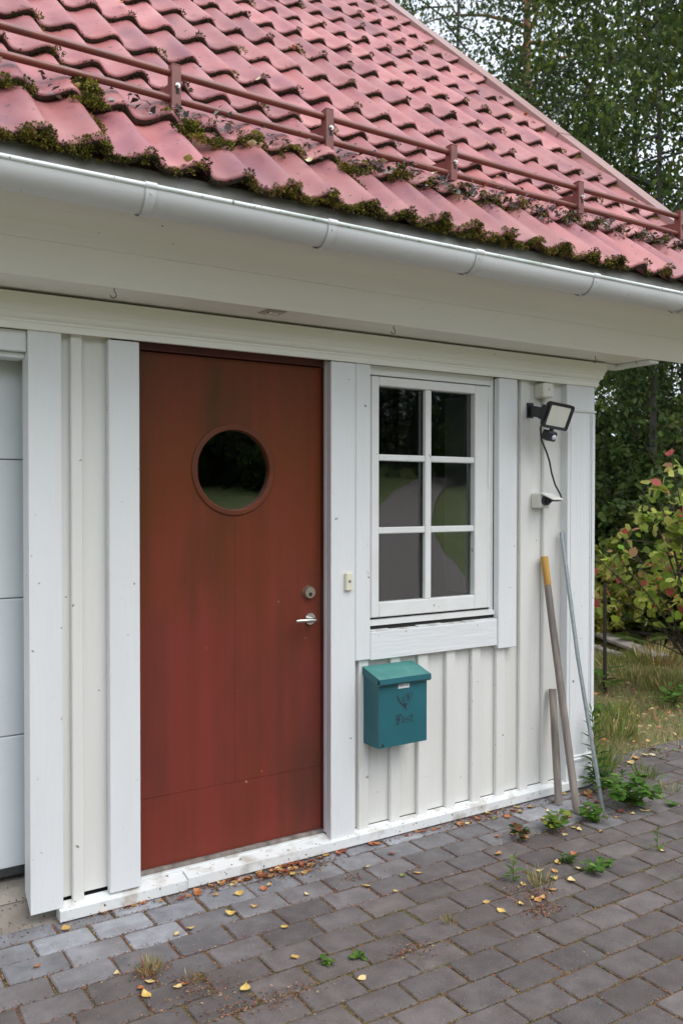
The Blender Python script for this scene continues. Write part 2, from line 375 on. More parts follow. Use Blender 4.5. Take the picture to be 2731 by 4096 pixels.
for n, (x, y) in enumerate(stones[:300]):
    o = add('paver', PM[prand.randrange(8)], (x+prand.uniform(-.003, .003), y+prand.uniform(-.002, .002), prand.uniform(-.0012, .004)), bed,
            (prand.uniform(-.009, .009), prand.uniform(-.007, .007), prand.uniform(-.014, .014) + (pi if prand.random() < .5 else 0)))
    o.color = paver_colour(x, y)
far = MB()
for x, y in stones[300:]: far.box(x-PW/2+.004, x+PW/2-.004, y-PD/2+.004, y+PD/2-.004, -.05, prand.uniform(-.003, .003), .005)
fo = far.build('paver_field', M['paver'], bed); fo['kind'] = 'stuff'; fo.color = (.138, .122, .119, 1)

# gravel drive and lawns in front of the house (seen in the window reflections)
def hill(x, y):
    r = math.hypot(x-2, y+2); return max(0.0, r-7.0)*.125*min(1.0, max(0.0, (-4.5-y)/3.0))
def strip(name, pts, widths, z, mat):
    V = []; F = []
    for i, (x, y) in enumerate(pts):
        a = Vector(pts[min(i+1, len(pts)-1)])-Vector(pts[max(i-1, 0)]); a.normalize(); nn = Vector((-a.y, a.x))*widths[i]/2
        V += [(x+nn.x, y+nn.y, z+hill(x+nn.x, y+nn.y)), (x-nn.x, y-nn.y, z+hill(x-nn.x, y-nn.y))]
    F = [(2*i, 2*i+1, 2*i+3, 2*i+2) for i in range(len(pts)-1)]
    o = add(name, mesh_from(name, V, F, mat), (0, 0, 0)); o['kind'] = 'structure'; return o
M['turf'] = material('mown_grass', (.105, .160, .040), (.165, .175, .062), rough=.9, scale=1.2, bump=.5, bscale=120, speck=((.16, .14, .06), 90, .66))
fl_ = sheet('front_lawn', -40, 60, -60, -4.95, -.068, M['turf'], nx=100, ny=56)
for v in fl_.data.vertices: v.co.z += hill(v.co.x/K, v.co.y/K)*K
strip('gravel_drive', [(1.5, -4.6), (3, -5.0), (4.6, -5.6), (6.2, -6.4), (7.6, -7.5), (8.9, -8.9), (10.3, -10.6), (11.7, -12.3), (13.3, -14.2), (15.2, -16.4), (17.6, -18.9), (20.5, -21.4), (26, -25)], [8.5, 8.0, 7.0, 5.6, 4.2, 3.0, 2.3, 1.9, 1.6, 1.5, 1.5, 1.5, 1.5], -.030, M['gravel'])

# ================================================================== GARAGE BUILDING
house = empty('garage_building', (2.4, 0, 0))
tag(house, 'white timber garage with red door, six-pane window and mossy red tiled roof', 'building')
ZS = 2.513                                    # soffit height
# wall core with openings (dark sheathing behind the cladding)
wall = MB()
YB = .066
for x0, x1, z0, z1 in ((.86, 1.29, .03, 2.9), (1.29, 2.24, 2.39, 2.9), (2.24, 2.47, .03, 2.9), (2.47, 3.30, .03, 1.06), (2.47, 3.30, 2.35, 2.9), (3.30, 4.05, .03, 2.9), (-2.6, .86, 2.36, 2.9), (-2.8, -2.6, .03, 2.9)):
    wall.box(x0, x1, YB, YB+.12, z0, z1)
wall.box(3.93, 4.05, YB+.121, 6.4, .03, 2.9); wall.box(-2.8, -2.68, YB+.121, 6.4, .03, 2.9); wall.box(-2.67, 3.92, 6.28, 6.4, .03, 2.9)
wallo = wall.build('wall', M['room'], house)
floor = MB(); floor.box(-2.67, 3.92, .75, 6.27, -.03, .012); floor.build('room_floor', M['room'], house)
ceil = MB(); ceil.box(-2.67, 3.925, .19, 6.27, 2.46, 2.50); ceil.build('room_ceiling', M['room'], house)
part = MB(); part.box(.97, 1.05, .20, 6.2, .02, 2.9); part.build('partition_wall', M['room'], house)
def side_boards():
    for i in range(14):
        y0 = .10+i*.44
        b = MB(); b.box(4.051, 4.071, y0, y0+.43, .07, 2.86, .002); b.build('siding_board', M['cream'], wallo)
        b = MB(); b.box(4.072, 4.092, y0+.40, y0+.46, .05, 2.86, .003); b.build('batten', M['cream'], wallo)
side_boards()
YF = .045                                     # face of the siding boards
def board(x0, x1, z0, z1):
    b = MB(); b.box(x0, x1, YF, YF+.02, z0, z1, .002); b.build('siding_board', M['cream'], wallo)
def batten(x0, x1, z0, z1):
    b = MB(); b.box(x0, x1, .020, .0445, z0, z1, .004); b.build('batten', M['cream'], wallo)
board(.945, 1.028, .078, 2.40); board(1.030, 1.175, .080, 2.40); batten(1.001, 1.048, .056, 2.40)
BX = [(2.403, 2.464), (2.598, 2.658), (2.773, 2.837), (2.960, 3.022), (3.137, 3.200), (3.314, 3.378), (3.490, 3.553), (3.671, 3.721)]
for i, (a, b) in enumerate(BX):
    batten(a, b, .046+.003*(i % 3), 2.40 if i >= 6 else .96)
edges = [2.36] + [(a+b)/2 for a, b in BX] + [3.87]
for i in range(len(edges)-1):
    board(edges[i]+.0012, edges[i+1]-.0012, .074, 2.40 if i >= 6 else .96)
def casing(name, x0, x1, z0, z1, y0=0.0, y1=.040, mat='white', c=.003, par=None):
    b = MB(); b.box(x0, x1, y0, y1, z0, z1, c); return b.build(name, M[mat], par or wallo)
casing('casing_board', -2.80, -2.61, .066, 2.362)
# garage corner post with a cut toe
b = MB(); b.prism([(.0, .058), (.095, .118), (.095, 2.368), (.0, 2.368)], .830, .957); b.build('post', M['white'], wallo)
casing('casing_board', 1.150, 1.281, .066, 2.362)
casing('casing_board', 2.229, 2.3695, .056, 2.366)
casing('window_casing', 2.3715, 2.4585, .912, 2.368)
casing('window_casing', 3.3035, 3.437, .887, 2.364, -.006, .038)
casing('window_casing', 2.4600, 3.3025, .906, 1.046, .001, .036, 'whitex')
# door reveal (jamb liners)
casing('door_jamb', 2.2245, 2.2380, .085, 2.372, .041, .115, 'jamb', .001); casing('door_jamb', 1.272, 1.2805, .085, 2.372, .041, .115, 'jamb', .001)
casing('jamb_lining', 2.2275, 2.2287, .058, 2.362, .001, .040, 'jamb', 0)  # white casing edge covered with the shaded jamb tone
# header over the garage opening
casing('header_board', -2.6, .829, 2.285, 2.368, .02, .095, 'whitex')
casing('header_lip', -2.6, .829, 2.262, 2.2845, .05, .14, 'whitex')
# corner pilaster
pil = casing('corner_pilaster', 3.834, 4.067, .012, 2.40, .0, .05)
b = MB()
for x0, x1 in ((3.834, 3.860), (4.040, 4.067)): b.box(x0, x1, -.007, -.0005, .215, 2.205, .003)
for x0, x1 in ((3.864, 3.874), (4.028, 4.037)): b.box(x0, x1, -.004, -.0005, .215, 2.205, .002)
b.build('pilaster_fillet', M['white'], wallo)
b = MB(); b.prism([(-.0005, .165), (-.012, .170), (-.014, .182), (-.006, .190), (-.011, .199), (-.0005, .205)], 3.830, 4.071); b.build('plinth_moulding', M['white'], wallo)
b = MB(); b.prism([(-.0005, 2.210), (-.010, 2.213), (-.013, 2.222), (-.0005, 2.228)], 3.832, 4.070); b.build('capital_moulding', M['white'], wallo)
b = MB(); b.box(3.832, 4.069, -.005, -.0005, .010, .1645, .002); b.build('plinth_block', M['white'], wallo)
# sloping drip board along the foot, two lengths
for x0, x1, dz in ((.940, 1.4855, 0), (1.4875, 4.075, .006)):
    b = MB(); b.prism([(-.018, .008+dz), (-.018, .050+dz), (.006, .056+dz), (.0425, .066+dz), (.0425, .008+dz)], x0, x1); b.build('drip_board', M['dirty'], wallo)
b = MB(); b.box(1.282, 2.2285, .043, .13, .030, .078, .002); b.build('door_sill', M['dirty'], wallo)
b = MB(); b.box(1.288, 2.226, .062, .125, .0785, .094, .002); b.build('threshold', M['greywood'], wallo)
b = MB(); b.box(.945, 4.02, .0, .06, -.04, .007); b.build('foundation', M['concrete'], wallo)
# cornice: swept profile with a mitred return at the corner
prof = [(.044, 2.374), (-.006, 2.367), (-.012, 2.368), (-.014, 2.392), (-.018, 2.398), (-.018, 2.404), (-.029, 2.412), (-.033, 2.420), (-.033, 2.430), (-.036, 2.434),
        (-.041, 2.450), (-.045, 2.455), (-.048, 2.460), (-.048, 2.503), (.044, 2.503)]
V = []; F = []; n = len(prof); CX = 4.070
for t in range(3):
    for y, z in prof:
        o_ = max(0, -y)
        V.append(((-2.6, y, z), (CX+o_, y, z), (CX+o_, .9, z))[t])
for t in range(2):
    F += [(t*n+i, t*n+(i+1) % n, (t+1)*n+(i+1) % n, (t+1)*n+i) for i in range(n)]
add('cornice', mesh_from('cornice', V, F, M['creamx']), (0, 0, 0), house)
# soffit boards and the fascia, square to the rafters so that it faces out and down
for y0, y1, z in ((-.262, -.151, ZS), (-.148, -.052, ZS+.001), (-.049, .06, ZS+.002)):
    b = MB(); b.box(-2.6, 4.32, y0, y1, z, z+.018, .002); b.build('soffit_board', M['creamx'], house)
b = MB(); b.box(4.235, 4.319, -.255, -.02, ZS-.020, ZS-.001, .003); b.build('soffit_end_batten', M['white'], house)
b = MB(); b.box(4.125, 4.315, -.018, .06, ZS-.024, ZS-.001, .003); b.build('soffit_end_block', M['white'], house)
FT = radians(42.5); fd_ = Vector((0, -sin(FT), cos(FT))); fi_ = Vector((0, cos(FT), sin(FT)))
def fascia(t0, t1, proud):
    P0 = Vector((0, -.275, 2.513)); b = MB(); fr_m = Matrix(((1, 0, 0, P0.x), (0, fi_.y, fd_.y, P0.y), (0, fi_.z, fd_.z, P0.z), (0, 0, 0, 1)))
    b.box(-2.6, 4.66, -proud, .020, t0, t1, .0025, fr_m); b.build('fascia_board', M['creamx'], house)
fascia(-.006, .1445, .0); fascia(.1455, .44, .0035)

# ---- entrance door
door = MB(); DY = .082
# leaf front built as panels around a porthole and grooves
PX, PZ, PR = 1.757, 1.838, .186
N_ = 40
def leaf_plate(mb, x0, x1, z0, z1):
    mb.box(x0, x1, DY, DY+.045, z0, z1, 0)
leaf_plate(door, 1.2995, 2.2215, .096, .4030)
leaf_plate(door, 1.2995, 1.7596, .4045, 1.6003); leaf_plate(door, 1.7604, 2.2215, .4045, 1.6003)
leaf_plate(door, 1.2995, 2.2215, 2.0797, 2.340)
# plate with the round hole: ring of quads from circle to rectangle
x0, x1, z0, z1 = 1.2995, 2.2215, 1.6003, 2.0797
angs = sorted([2*pi*k/N_ for k in range(N_)] + [math.atan2(zz-PZ, xx-PX) % (2*pi) for xx in (x0, x1) for zz in (z0, z1)]); N_ = len(angs)
ring = []; rect = []
for a in angs:
    cx, cz = cos(a), sin(a)
    ring.append((PX+PR*cx, PZ+PR*cz))
    tx = ((x1 if cx > 0 else x0)-PX)/cx if abs(cx) > 1e-9 else 1e9; tz = ((z1 if cz > 0 else z0)-PZ)/cz if abs(cz) > 1e-9 else 1e9
    t_ = min(tx, tz); rect.append((PX+t_*cx, PZ+t_*cz))
P = [(x, DY, z) for x, z in rect] + [(x, DY, z) for x, z in ring] + [(x, DY+.045, z) for x, z in ring]
F = [(i, (i+1) % N_, N_+(i+1) % N_, N_+i) for i in range(N_)] + [(N_+i, N_+(i+1) % N_, 2*N_+(i+1) % N_, 2*N_+i) for i in range(N_)]
door.poly(P, F)
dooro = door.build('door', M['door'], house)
dooro['label'] = 'dark red door with round window and grooved lower panels'
b = MB(); b.box(1.2995, 1.60, DY+.0452, DY+.047, .096, 2.34); b.box(1.95, 2.2215, DY+.0452, DY+.047, .096, 2.34); b.box(1.6001, 1.9499, DY+.0452, DY+.047, .096, 1.62); b.build('door_core', M['doordark'], dooro)
def ring_mesh(name, c, y0, rprof, mat, par, n=48):
    """lathe about -y axis: rprof list of (radius, y offset)"""
    V = []; F = []; m = len(rprof)
    for k in range(n):
        a = 2*pi*k/n
        for r, dy in rprof: V.append((r*cos(a), dy, r*sin(a)))
    for k in range(n):
        for i in range(m-1):
            F.append((k*m+i, k*m+i+1, ((k+1) % n)*m+i+1, ((k+1) % n)*m+i))
    return add(name, mesh_from(name, V, F, mat, None, True), (c[0], y0, c[1]), par)
ring_mesh('porthole_ring', (PX, PZ), DY, [(.210, 0), (.209, -.005), (.202, -.008), (.196, -.005), (.190, -.0075), (.184, -.007), (.181, .004), (.181, .020)], M['doorring'], dooro)
V = [(0, 0, 0)] + [(.183*cos(2*pi*k/40), 0, .183*sin(2*pi*k/40)) for k in range(40)]
V2 = V + [(x, .006, z) for x, y, z in V]
F = [(0, k+1, (k+1) % 40+1) for k in range(40)] + [(41, 41+(k+1) % 40+1, 41+k+1) for k in range(40)] + [(k+1, 42+k, 42+(k+1) % 40, (k+1) % 40+1) for k in range(40)]
add('porthole_pane', mesh_from('porthole_pane', V2, F, M['glass']), (PX, DY+.016, PZ), dooro)
# door frame head and lock-side stile
b = MB(); b.box(1.2815, 2.2235, .060, .125, 2.3445, 2.41, .002); b.build('door_frame_head', M['doordark'], dooro)
b = MB(); b.box(2.2228, 2.2243, .060, .125, .096, 2.343, 0); b.build('door_frame_stile', M['doordark'], dooro)
b = MB(); b.box(1.2818, 1.2978, .068, .125, .096, 2.343, .001); b.build('door_frame_stile', M['doordark'], dooro)
b = MB(); b.box(2.2140, 2.2190, DY-.0012, DY-.0002, 1.09, 1.316, 0); b.build('strike_plate', M['steel'], dooro)
for z in (2.03, 1.25, .36):
    b = MB(); b.tube([(1.2985, DY-.008, z-.055), (1.2985, DY-.008, z-.001)], .0075, 10); b.tube([(1.2985, DY-.008, z+.001), (1.2985, DY-.008, z+.055)], .0075, 10); b.build('hinge', M['brass'], dooro, 40)
# handle
b = MB(); b.disc((2.158, DY-.0005, 1.127), (0, -1, 0), .030, .009, 24, .028)
b.tube([(2.158, DY-.009, 1.127), (2.158, DY-.050, 1.127), (2.152, DY-.060, 1.127), (2.138, DY-.064, 1.1275), (2.06, DY-.062, 1.130), (2.05, DY-.060, 1.130)], [.0095, .0095, .0098, .0098, .0092, .006], 12)
b.build('door_handle', M['steel'], dooro, 40)
b = MB(); b.disc((2.150, DY-.0005, 1.256), (0, -1, 0), .034, .022, 28, .027); b.build('lock_cylinder', M['brass'], dooro, 40)
b = MB(); b.disc((2.150, DY-.0227, 1.2475), (0, -1, 0), .0095, .0012, 16); b.build('keyhole', M['dark'], dooro)

# ---- window
win = MB()
for x0, x1, z0, z1 in ((2.4605, 2.482, 1.062, 2.372), (3.281, 3.3025, 1.062, 2.372), (2.482, 3.281, 2.325, 2.372), (2.482, 3.281, 1.062, 1.076)): win.box(x0, x1, .039, .13, z0, z1, .002)
wino = win.build('window', M['sash'], house); wino['label'] = 'white six-pane window left of the corner'
# sash: mitred look with four bars
SX0, SX1, SZ0, SZ1 = 2.4845, 3.2555, 1.112, 2.318
GX0, GX1, GZ0, GZ1 = 2.532, 3.163, 1.186, 2.272
def bar(x0, x1, z0, z1, y0=.030, y1=.075, name='sash_rail', c=.004):
    b = MB(); b.box(x0, x1, y0, y1, z0, z1, c); b.build(name, M['sash'], wino)
bar(SX0, GX0-.0002, SZ0, SZ1, name='sash_stile'); bar(GX1+.0002, SX1, SZ0, SZ1, name='sash_stile')
bar(GX0, GX1, SZ0, GZ0); bar(GX0, GX1, GZ1, SZ1)
MX0, MX1 = 2.8285, 2.8675
HB = [(1.898, 1.930), (1.530, 1.563)]
bar(MX0, MX1, GZ0+.0005, GZ1-.0005, .034, .062, 'glazing_bar', .004)
for z0, z1 in HB:
    bar(GX0+.0005, MX0-.0005, z0, z1, .036, .062, 'glazing_bar', .004); bar(MX1+.0005, GX1-.0005, z0, z1, .036, .062, 'glazing_bar', .004)
zs = [GZ0, HB[1][0], HB[1][1], HB[0][0], HB[0][1], GZ1]
for x0, x1 in ((GX0, MX0), (MX1, GX1)):
    for k in range(3):
        b = MB(); b.box(x0-.006, x1+.006, .0655, .0705, zs[2*k]-.006, zs[2*k+1]+.006); b.build('pane', M['glass'], wino)
# right stop strip with long hinge, sill, gap
bar(3.2575, 3.2800, 1.112, 2.318, .036, .10, 'frame_stop', .002)
b = MB(); b.box(3.2585, 3.268, .032, .0355, 1.76, 2.235, .001); b.build('stop_strip', M['sash'], wino)
b = MB(); b.prism([(.022, 1.0735), (.022, 1.097), (.056, 1.101), (.056, 1.0735)], 2.4615, 3.3005); b.build('sash_sill', M['sash'], wino)
for x0_, x1_, z_ in ((2.470, 2.585, 1.0535), (2.587, 2.755, 1.0495), (2.762, 2.925, 1.0545), (2.930, 3.070, 1.0515), (3.076, 3.298, 1.0535)):
    b = MB(); b.prism([(.003, 1.0465), (.003, z_-.003), (.036, z_), (.036, 1.0465)], x0_, x1_); b.build('sill_shim', M['dirty'], wino)
b = MB(); b.box(2.4620, 3.3015, .0365, .0385, 1.047, 1.0715); b.build('sill_joint_shade', M['dark'], wino)  # near-black strip stands in for the shade in the joint
b = MB(); b.box(2.4825, 3.2805, .0565, .10, 1.077, 1.1115); b.build('sill_gap_shade', M['dark'], wino)  # near-black block in place of the open gap's shade
# inner side of the window: reveal and a pale curtain edge
for x0, x1, z0, z1 in ((3.17, 3.20, 1.19, 2.27), (2.49, 2.52, 1.19, 2.27)):
    b = MB(); b.box(x0, x1, .131, .30, z0, z1, .002); b.build('inner_reveal', M['reveal'], wino)

# ---- garage door
gd = empty('garage_door', (-.85, .20, .0), house)
for z0, z1 in ((.185, .727), (.731, 1.295), (1.299, 1.865), (1.869, 2.45)):
    b = MB(); b.box(-2.75, .957, .20, .24, z0, z1, .004); b.build('door_panel', M['gpan'], gd)
b = MB(); b.box(-2.75, .957, .205, .235, .146, .183, .004); b.build('rubber_seal', M['rubber'], gd)
b = MB(); b.box(.958, .969, .12, .33, .02, 2.43); b.build('garage_jamb', M['jamb'], house)
b = MB(); b.prism([(-.01, -.05), (-.01, -.003), (.06, .012), (.10, .085), (.15, .118), (.74, .145), (.74, -.05)], -2.75, .955); b.build('apron_slab', M['concrete'], house)
b = MB(); b.prism([(.097, .0825), (.148, .119), (.145, .124), (.093, .086)], -2.75, .955); b.build('painted_sill', M['concrete'], house)

# ================================================================== ROOF
TH = radians(42.5); RY, RZ = -.64, 2.832
du = Vector((0, cos(TH), sin(TH))); dn = Vector((0, -sin(TH), cos(TH)))
def rp(x, s, h=0.0): return Vector((x, RY, RZ)) + du*s + dn*h
S_TOP = 5.9
roof = MB()
def slab(x0, x1, s0, s1, h0, h1):
    P = [rp(x, s, h) for x in (x0, x1) for s in (s0, s1) for h in (h0, h1)]
    roof.poly(P, [(0, 1, 3, 2), (4, 6, 7, 5), (0, 4, 5, 1), (2, 3, 7, 6), (0, 2, 6, 4), (1, 5, 7, 3)])
slab(-2.6, 4.64, .085, S_TOP, -.060, -.030)
# back slope
pk = rp(0, S_TOP, -.05)
roof.poly([(-2.6, pk.y, pk.z), (4.64, pk.y, pk.z), (4.64, pk.y+4.4, pk.z-4.03), (-2.6, pk.y+4.4, pk.z-4.03)], [(0, 1, 2, 3)])
# gable triangles
for x in (4.045, -2.75):
    roof.poly([(x, YB+.05, 2.88), (x, 6.3, 2.88), (x, pk.y, pk.z-.1)], [(0, 1, 2)])
roofo = roof.build('roof', M['under'], house)
roofo['label'] = 'steep red tiled roof with moss on the tile edges'
# gable overhang lining
b = MB(); P = [rp(x, s, h) for x in (4.10, 4.61) for s in (.10, S_TOP) for h in (-.080, -.062)]
b.poly(P, [(0, 1, 3, 2), (4, 6, 7, 5), (0, 4, 5, 1), (2, 3, 7, 6), (0, 2, 6, 4), (1, 5, 7, 3)]); b.build('verge_lining', M['creamx'], roofo)
TW, TG, WV, AM = .365, .425, .1825, .038
STEP = .040
def wave(x):
    u = x/WV; p = (u-.82) % 1.0
    if p < .30: h = .5+.5*cos(pi*p/.30)
    elif p < .42: h = 0.0
    else: h = .5-.5*cos(pi*(p-.42)/.58)
    return AM*h + .010*max(0.0, min(1.0, (u-1.55)/.4))
def tile_mesh(seed):
    r = random.Random(seed); nx = 26; xs = [(TW+.010)*i/nx for i in range(nx+1)]
    LN = TG+.075; tk = .036
    rows = [(.006, -tk), (-.001, -tk*.75), (-.002, -tk*.36), (.0018, -.005), (.011, 0.0), (LN*.5, 0.0), (LN, 0.0)]
    V = []; F = []
    sag = r.uniform(-.002, .002)
    for v, dh in rows:
        for x in xs:
            jig = r.uniform(-.0015, .0015) if v < .02 else 0
            V.append((x, v+jig, wave(x)+dh+sag*sin(x/TW*pi)))
    m = nx+1
    for j in range(len(rows)-1):
        F += [(j*m+i, j*m+i+1, (j+1)*m+i+1, (j+1)*m+i) for i in range(nx)]
    # side lip on the lap edge and underside
    base = len(V)
    for v, dh in rows[3:]: V.append((xs[-1]-.001, v, wave(xs[-1])-tk*.7))
    for q in range(3): F.append((base+q, base+q+1, (q+4)*m+nx, (q+3)*m+nx))
    base = len(V)
    for x in xs: V.append((x, LN, wave(x)-tk))
    F += [(i+1, i, base+i, base+i+1) for i in range(nx)]
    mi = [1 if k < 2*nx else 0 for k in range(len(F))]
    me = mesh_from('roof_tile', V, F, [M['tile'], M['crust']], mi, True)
    try: me.set_sharp_from_angle(angle=radians(50))
    except Exception: pass
    return me
TM = [tile_mesh(i) for i in range(5)]
tr = random.Random(11); X0 = .573-TW*8; NR = 14; NCOL = 19
TILT = math.atan((STEP-.006)/TG)
for j in range(NR):
    for i in range(NCOL):
        x = X0+i*TW
        p = rp(x+tr.uniform(-.004, .004), j*TG+tr.uniform(-.010, .006), STEP)
        add('roof_tile', TM[tr.randrange(5)], p, roofo, (TH-TILT+tr.uniform(-.008, .006), tr.uniform(-.006, .006), tr.uniform(-.006, .006)))
XE = X0+NCOL*TW
# verge flashing along the gable
b = MB()
for (xa, ha), (xb, hb) in zip([(XE-.035, .030), (XE-.035, .092), (XE+.075, .100), (XE+.085, .094), (XE+.085, -.10)], [(XE-.035, .092), (XE+.075, .100), (XE+.085, .094), (XE+.085, -.10), (XE+.070, -.10)]):
    for s0, s1 in ((-.03, 1.98), (1.97, 3.98), (3.97, S_TOP)):
        e = .003 if s0 > 1.5 and s0 < 3 else 0
        b.poly([rp(xa, s0, ha+e), rp(xa, s1, ha+e), rp(xb, s1, hb+e), rp(xb, s0, hb+e)], [(0, 1, 2, 3)])
b.build('verge_flashing', M['flash'], roofo)
b = MB(); P = [rp(x, s, h) for x in (XE+.055, XE+.075) for s in (-.02, S_TOP) for h in (-.16, .085)]
b.poly(P, [(0, 1, 3, 2), (4, 6, 7, 5), (0, 4, 5, 1), (2, 3, 7, 6), (0, 2, 6, 4), (1, 5, 7, 3)]); b.build('barge_board', M['white'], roofo)
# eave drip sheet behind the gutter
b = MB(); P = [rp(-2.6, .022, .0), rp(4.64, .022, .0), Vector((4.64, -.668, 2.755)), Vector((-2.6, -.668, 2.755))]
b.poly(P, [(0, 1, 2, 3)]); b.build('eave_flashing', M['under'], roofo)
# ridge capping out of view
b = MB(); pr = rp(0, S_TOP, .05); b.tube([(-2.6, pr.y+.02, pr.z-.03), (XE+.05, pr.y+.02, pr.z-.03)], .12, 12); b.build('ridge_cap', M['tile'], roofo, 40)

# ================================================================== GUTTER
gut = empty('rain_gutter', (1.2, -.63, 2.67))
tag(gut, 'white half-round steel rain gutter hanging under the roof edge', 'gutter')
GY, GZ, GR = -.636, 2.759, .073
V = []; F = []; nseg = 18
for x in (-2.5, 4.66):
    for k in range(nseg+1):
        a = pi + pi*k/nseg                 # front lip (-y) round to the back
        for r_g in (GR, GR-.003): V.append((x, GY+r_g*cos(a), GZ+r_g*sin(a)))
m = 2*(nseg+1)
for k in range(nseg):
    F += [(2*k, 2*k+2, m+2*k+2, m+2*k), (2*k+1, m+2*k+1, m+2*k+3, 2*k+3)]
me = mesh_from('trough', V, F, M['gutter'], None, True); add('trough', me, (0, 0, 0), gut)
b = MB(); b.tube([(-2.5, GY-GR+.001, GZ+.003), (4.66, GY-GR+.001, GZ+.003)], .0085, 10); b.build('rolled_edge', M['bead'], gut, 60)
b = MB(); b.disc((4.66, GY, GZ-.001), (1, 0, 0), GR-.002, .003, 24); b.build('end_cap', M['gutter'], gut)
for gx in (.344, 1.067, 1.789, 2.531, 3.263, 3.975):
    b = MB(); P = []; Fs = []
    for k in range(nseg+1):
        a = pi + pi*.86*k/nseg
        rr = GR+.004+.004*(k/nseg)
        P += [(gx-.019+.005*k/nseg, GY+rr*cos(a), GZ+rr*sin(a)), (gx+.019-.005*k/nseg, GY+rr*cos(a), GZ+rr*sin(a))]
    for k in range(nseg): Fs.append((2*k, 2*k+2, 2*k+3, 2*k+1))
    b.poly(P, Fs)
    b.tube([(gx-.020, GY-GR+.001, GZ+.003), (gx+.020, GY-GR+.001, GZ+.003)], .0125, 10)
    b.disc((gx, GY-GR-.0035, GZ-.022), (0, -1, -.2), .004, .002, 8)
    b.build('gutter_bracket', M['gutter'], gut, 40)

# ================================================================== SNOW GUARD
sg = empty('snow_guard', (2.7, -.31, 3.19))
tag(sg, 'brown-red snow guard of two tubes on brackets across the tiles', 'snow guard')
GYP = -.31
for z in (3.363, 3.264):
    b = MB(); pts = [(-2.4+6.95*i/12, GYP+.002*sin(i*2.1), z-.002-.0045*max(0, i-6)*.6+.002*sin(i*1.3)) for i in range(13)]
    b.tube(pts, .0145, 12); b.build('rail', M['guard'], sg, 60)
for i, bx in enumerate((.60, 1.312, 2.012, 2.705, 3.573, 4.419)):
    dz = -.004*i*.7
    br = MB(); br.box(bx-.019, bx+.019, GYP-.025, GYP-.019, 3.222+dz, 3.388+dz, .001)
    br.box(bx-.019, bx-.0155, GYP-.0185, GYP+.020, 3.222+dz, 3.388+dz, .001)
    br.box(bx-.019, bx+.019, GYP-.025, GYP+.016, 3.3885+dz, 3.393+dz, .001)
    br.prism([(GYP+.0205, 3.240+dz), (GYP+.0205, 3.325+dz), (GYP+.175, 3.345+dz), (GYP+.175, 3.315+dz)], bx-.0185, bx-.0160)
    br.box(bx-.017, bx+.017, GYP-.019, GYP+.014, 3.150+dz, 3.2215+dz, .001)
    bo = br.build('bracket', M['guard'], sg)
    q = MB(); q.disc((bx+.004, GYP-.0252, 3.310+dz), (0, -1, 0), .0105, .005, 6); q.disc((bx+.004, GYP-.0302, 3.310+dz), (0, -1, 0), .006, .008, 10); q.build('bolt', M['steel'], bo)
    q = MB(); q.box(bx-.003, bx+.011, GYP-.0262, GYP-.0252, 3.278+dz, 3.2975+dz); q.build('slot', M['dark'], bo)

# ================================================================== MOSS AND ROOF LITTER
DARKM = [(.030, .028, .014), (.045, .046, .014), (.065, .050, .022), (.018, .016, .011)]
OLIVE = [(.19, .18, .030), (.115, .118, .022), (.25, .21, .042), (.065, .065, .018), (.25, .17, .052)]
BROWN = [(.21, .125, .042), (.14, .095, .032), (.27, .175, .06)]
mV = []; mC = []; mr = random.Random(5)
def moss_clump(c, rad, n, pal, wts=None, size=.010, squash=.7, up=dn):
    c = np.array(c); d = rand_unit(n); upv = np.array(up); dd = d.copy()
    flip = (dd@upv) < -.3; dd[flip] -= 2*np.outer((dd[flip]@upv), upv)
    lump = 1+.25*np.sin(9*d[:, :1]+3)*np.cos(8*d[:, 1:2])
    base = c + dd*np.array(rad)*lump*rng.uniform(.75, 1.05, (n, 1))
    base -= np.outer((dd@upv)*(1-squash), upv)*np.mean(rad)
    D = norm(dd + .7*rand_unit(n)); Nn = rand_unit(n)
    mV.append(leaf_quads(base, D, Nn, size*rng.uniform(.6, 1.4, n), .55)); mC.append(pick_colours(n, [pal[k] for k in mr.sample(range(len(pal)), min(3, len(pal)))], [3, 1, 1][:min(3, len(pal))], .2))
def lip(x, j): return j*TG
def tile_pt(i, j, lx, back, h):
    """point on tile (i,j) at lateral lx, distance 'back' from the front edge, h above its surface"""
    return rp(X0+i*TW+lx, j*TG+back, STEP+wave(min(lx, TW))-max(0, back)*sin(TILT)+h)
for j in range(NR):
    for i in range(6, NCOL):
        for wv in (0, 1):
            crest = WV*(.82+wv)
            # dark moss under the lip, thick at the crest
            amt = mr.choice((.4, .8, 1.0, 1.0, 1.3)) * (1.0 if j else .8)
            n = int((10 if j > 6 else 18)*amt)
            for q in range(n):
                lx = crest + mr.gauss(-.030, .036); lx = max(.0, min(TW, lx))
                p = tile_pt(i, j, lx, mr.uniform(-.010, .004), -mr.uniform(.012, .044))
                moss_clump(p, .009, 11, DARKM, size=.008)
            if mr.random() < .5:
                lx = crest+mr.uniform(-.02, .028); p = tile_pt(i, j, min(lx, TW), .0, -.008)
                moss_clump(p, mr.uniform(.014, .022), 60, DARKM+OLIVE[:2])
            if mr.random() < (.20 if j > 1 else .0):
                p = tile_pt(i, j, min(TW, crest+.03), mr.uniform(-.02, .03), -.01); moss_clump(p, mr.uniform(.018, .034), 90, OLIVE+[(.20, .20, .03)])
            # thin brown moss strips in the side laps
            if wv == 1 and mr.random() < (.8 if j < 2 else .25):
                for q in range(26):
                    p = rp(X0+i*TW+TW+.012+mr.gauss(0, .005), j*TG+mr.uniform(.0, .42), .022+wave(.012)*.8); moss_clump(p, .009, 7, BROWN+OLIVE, size=.009)
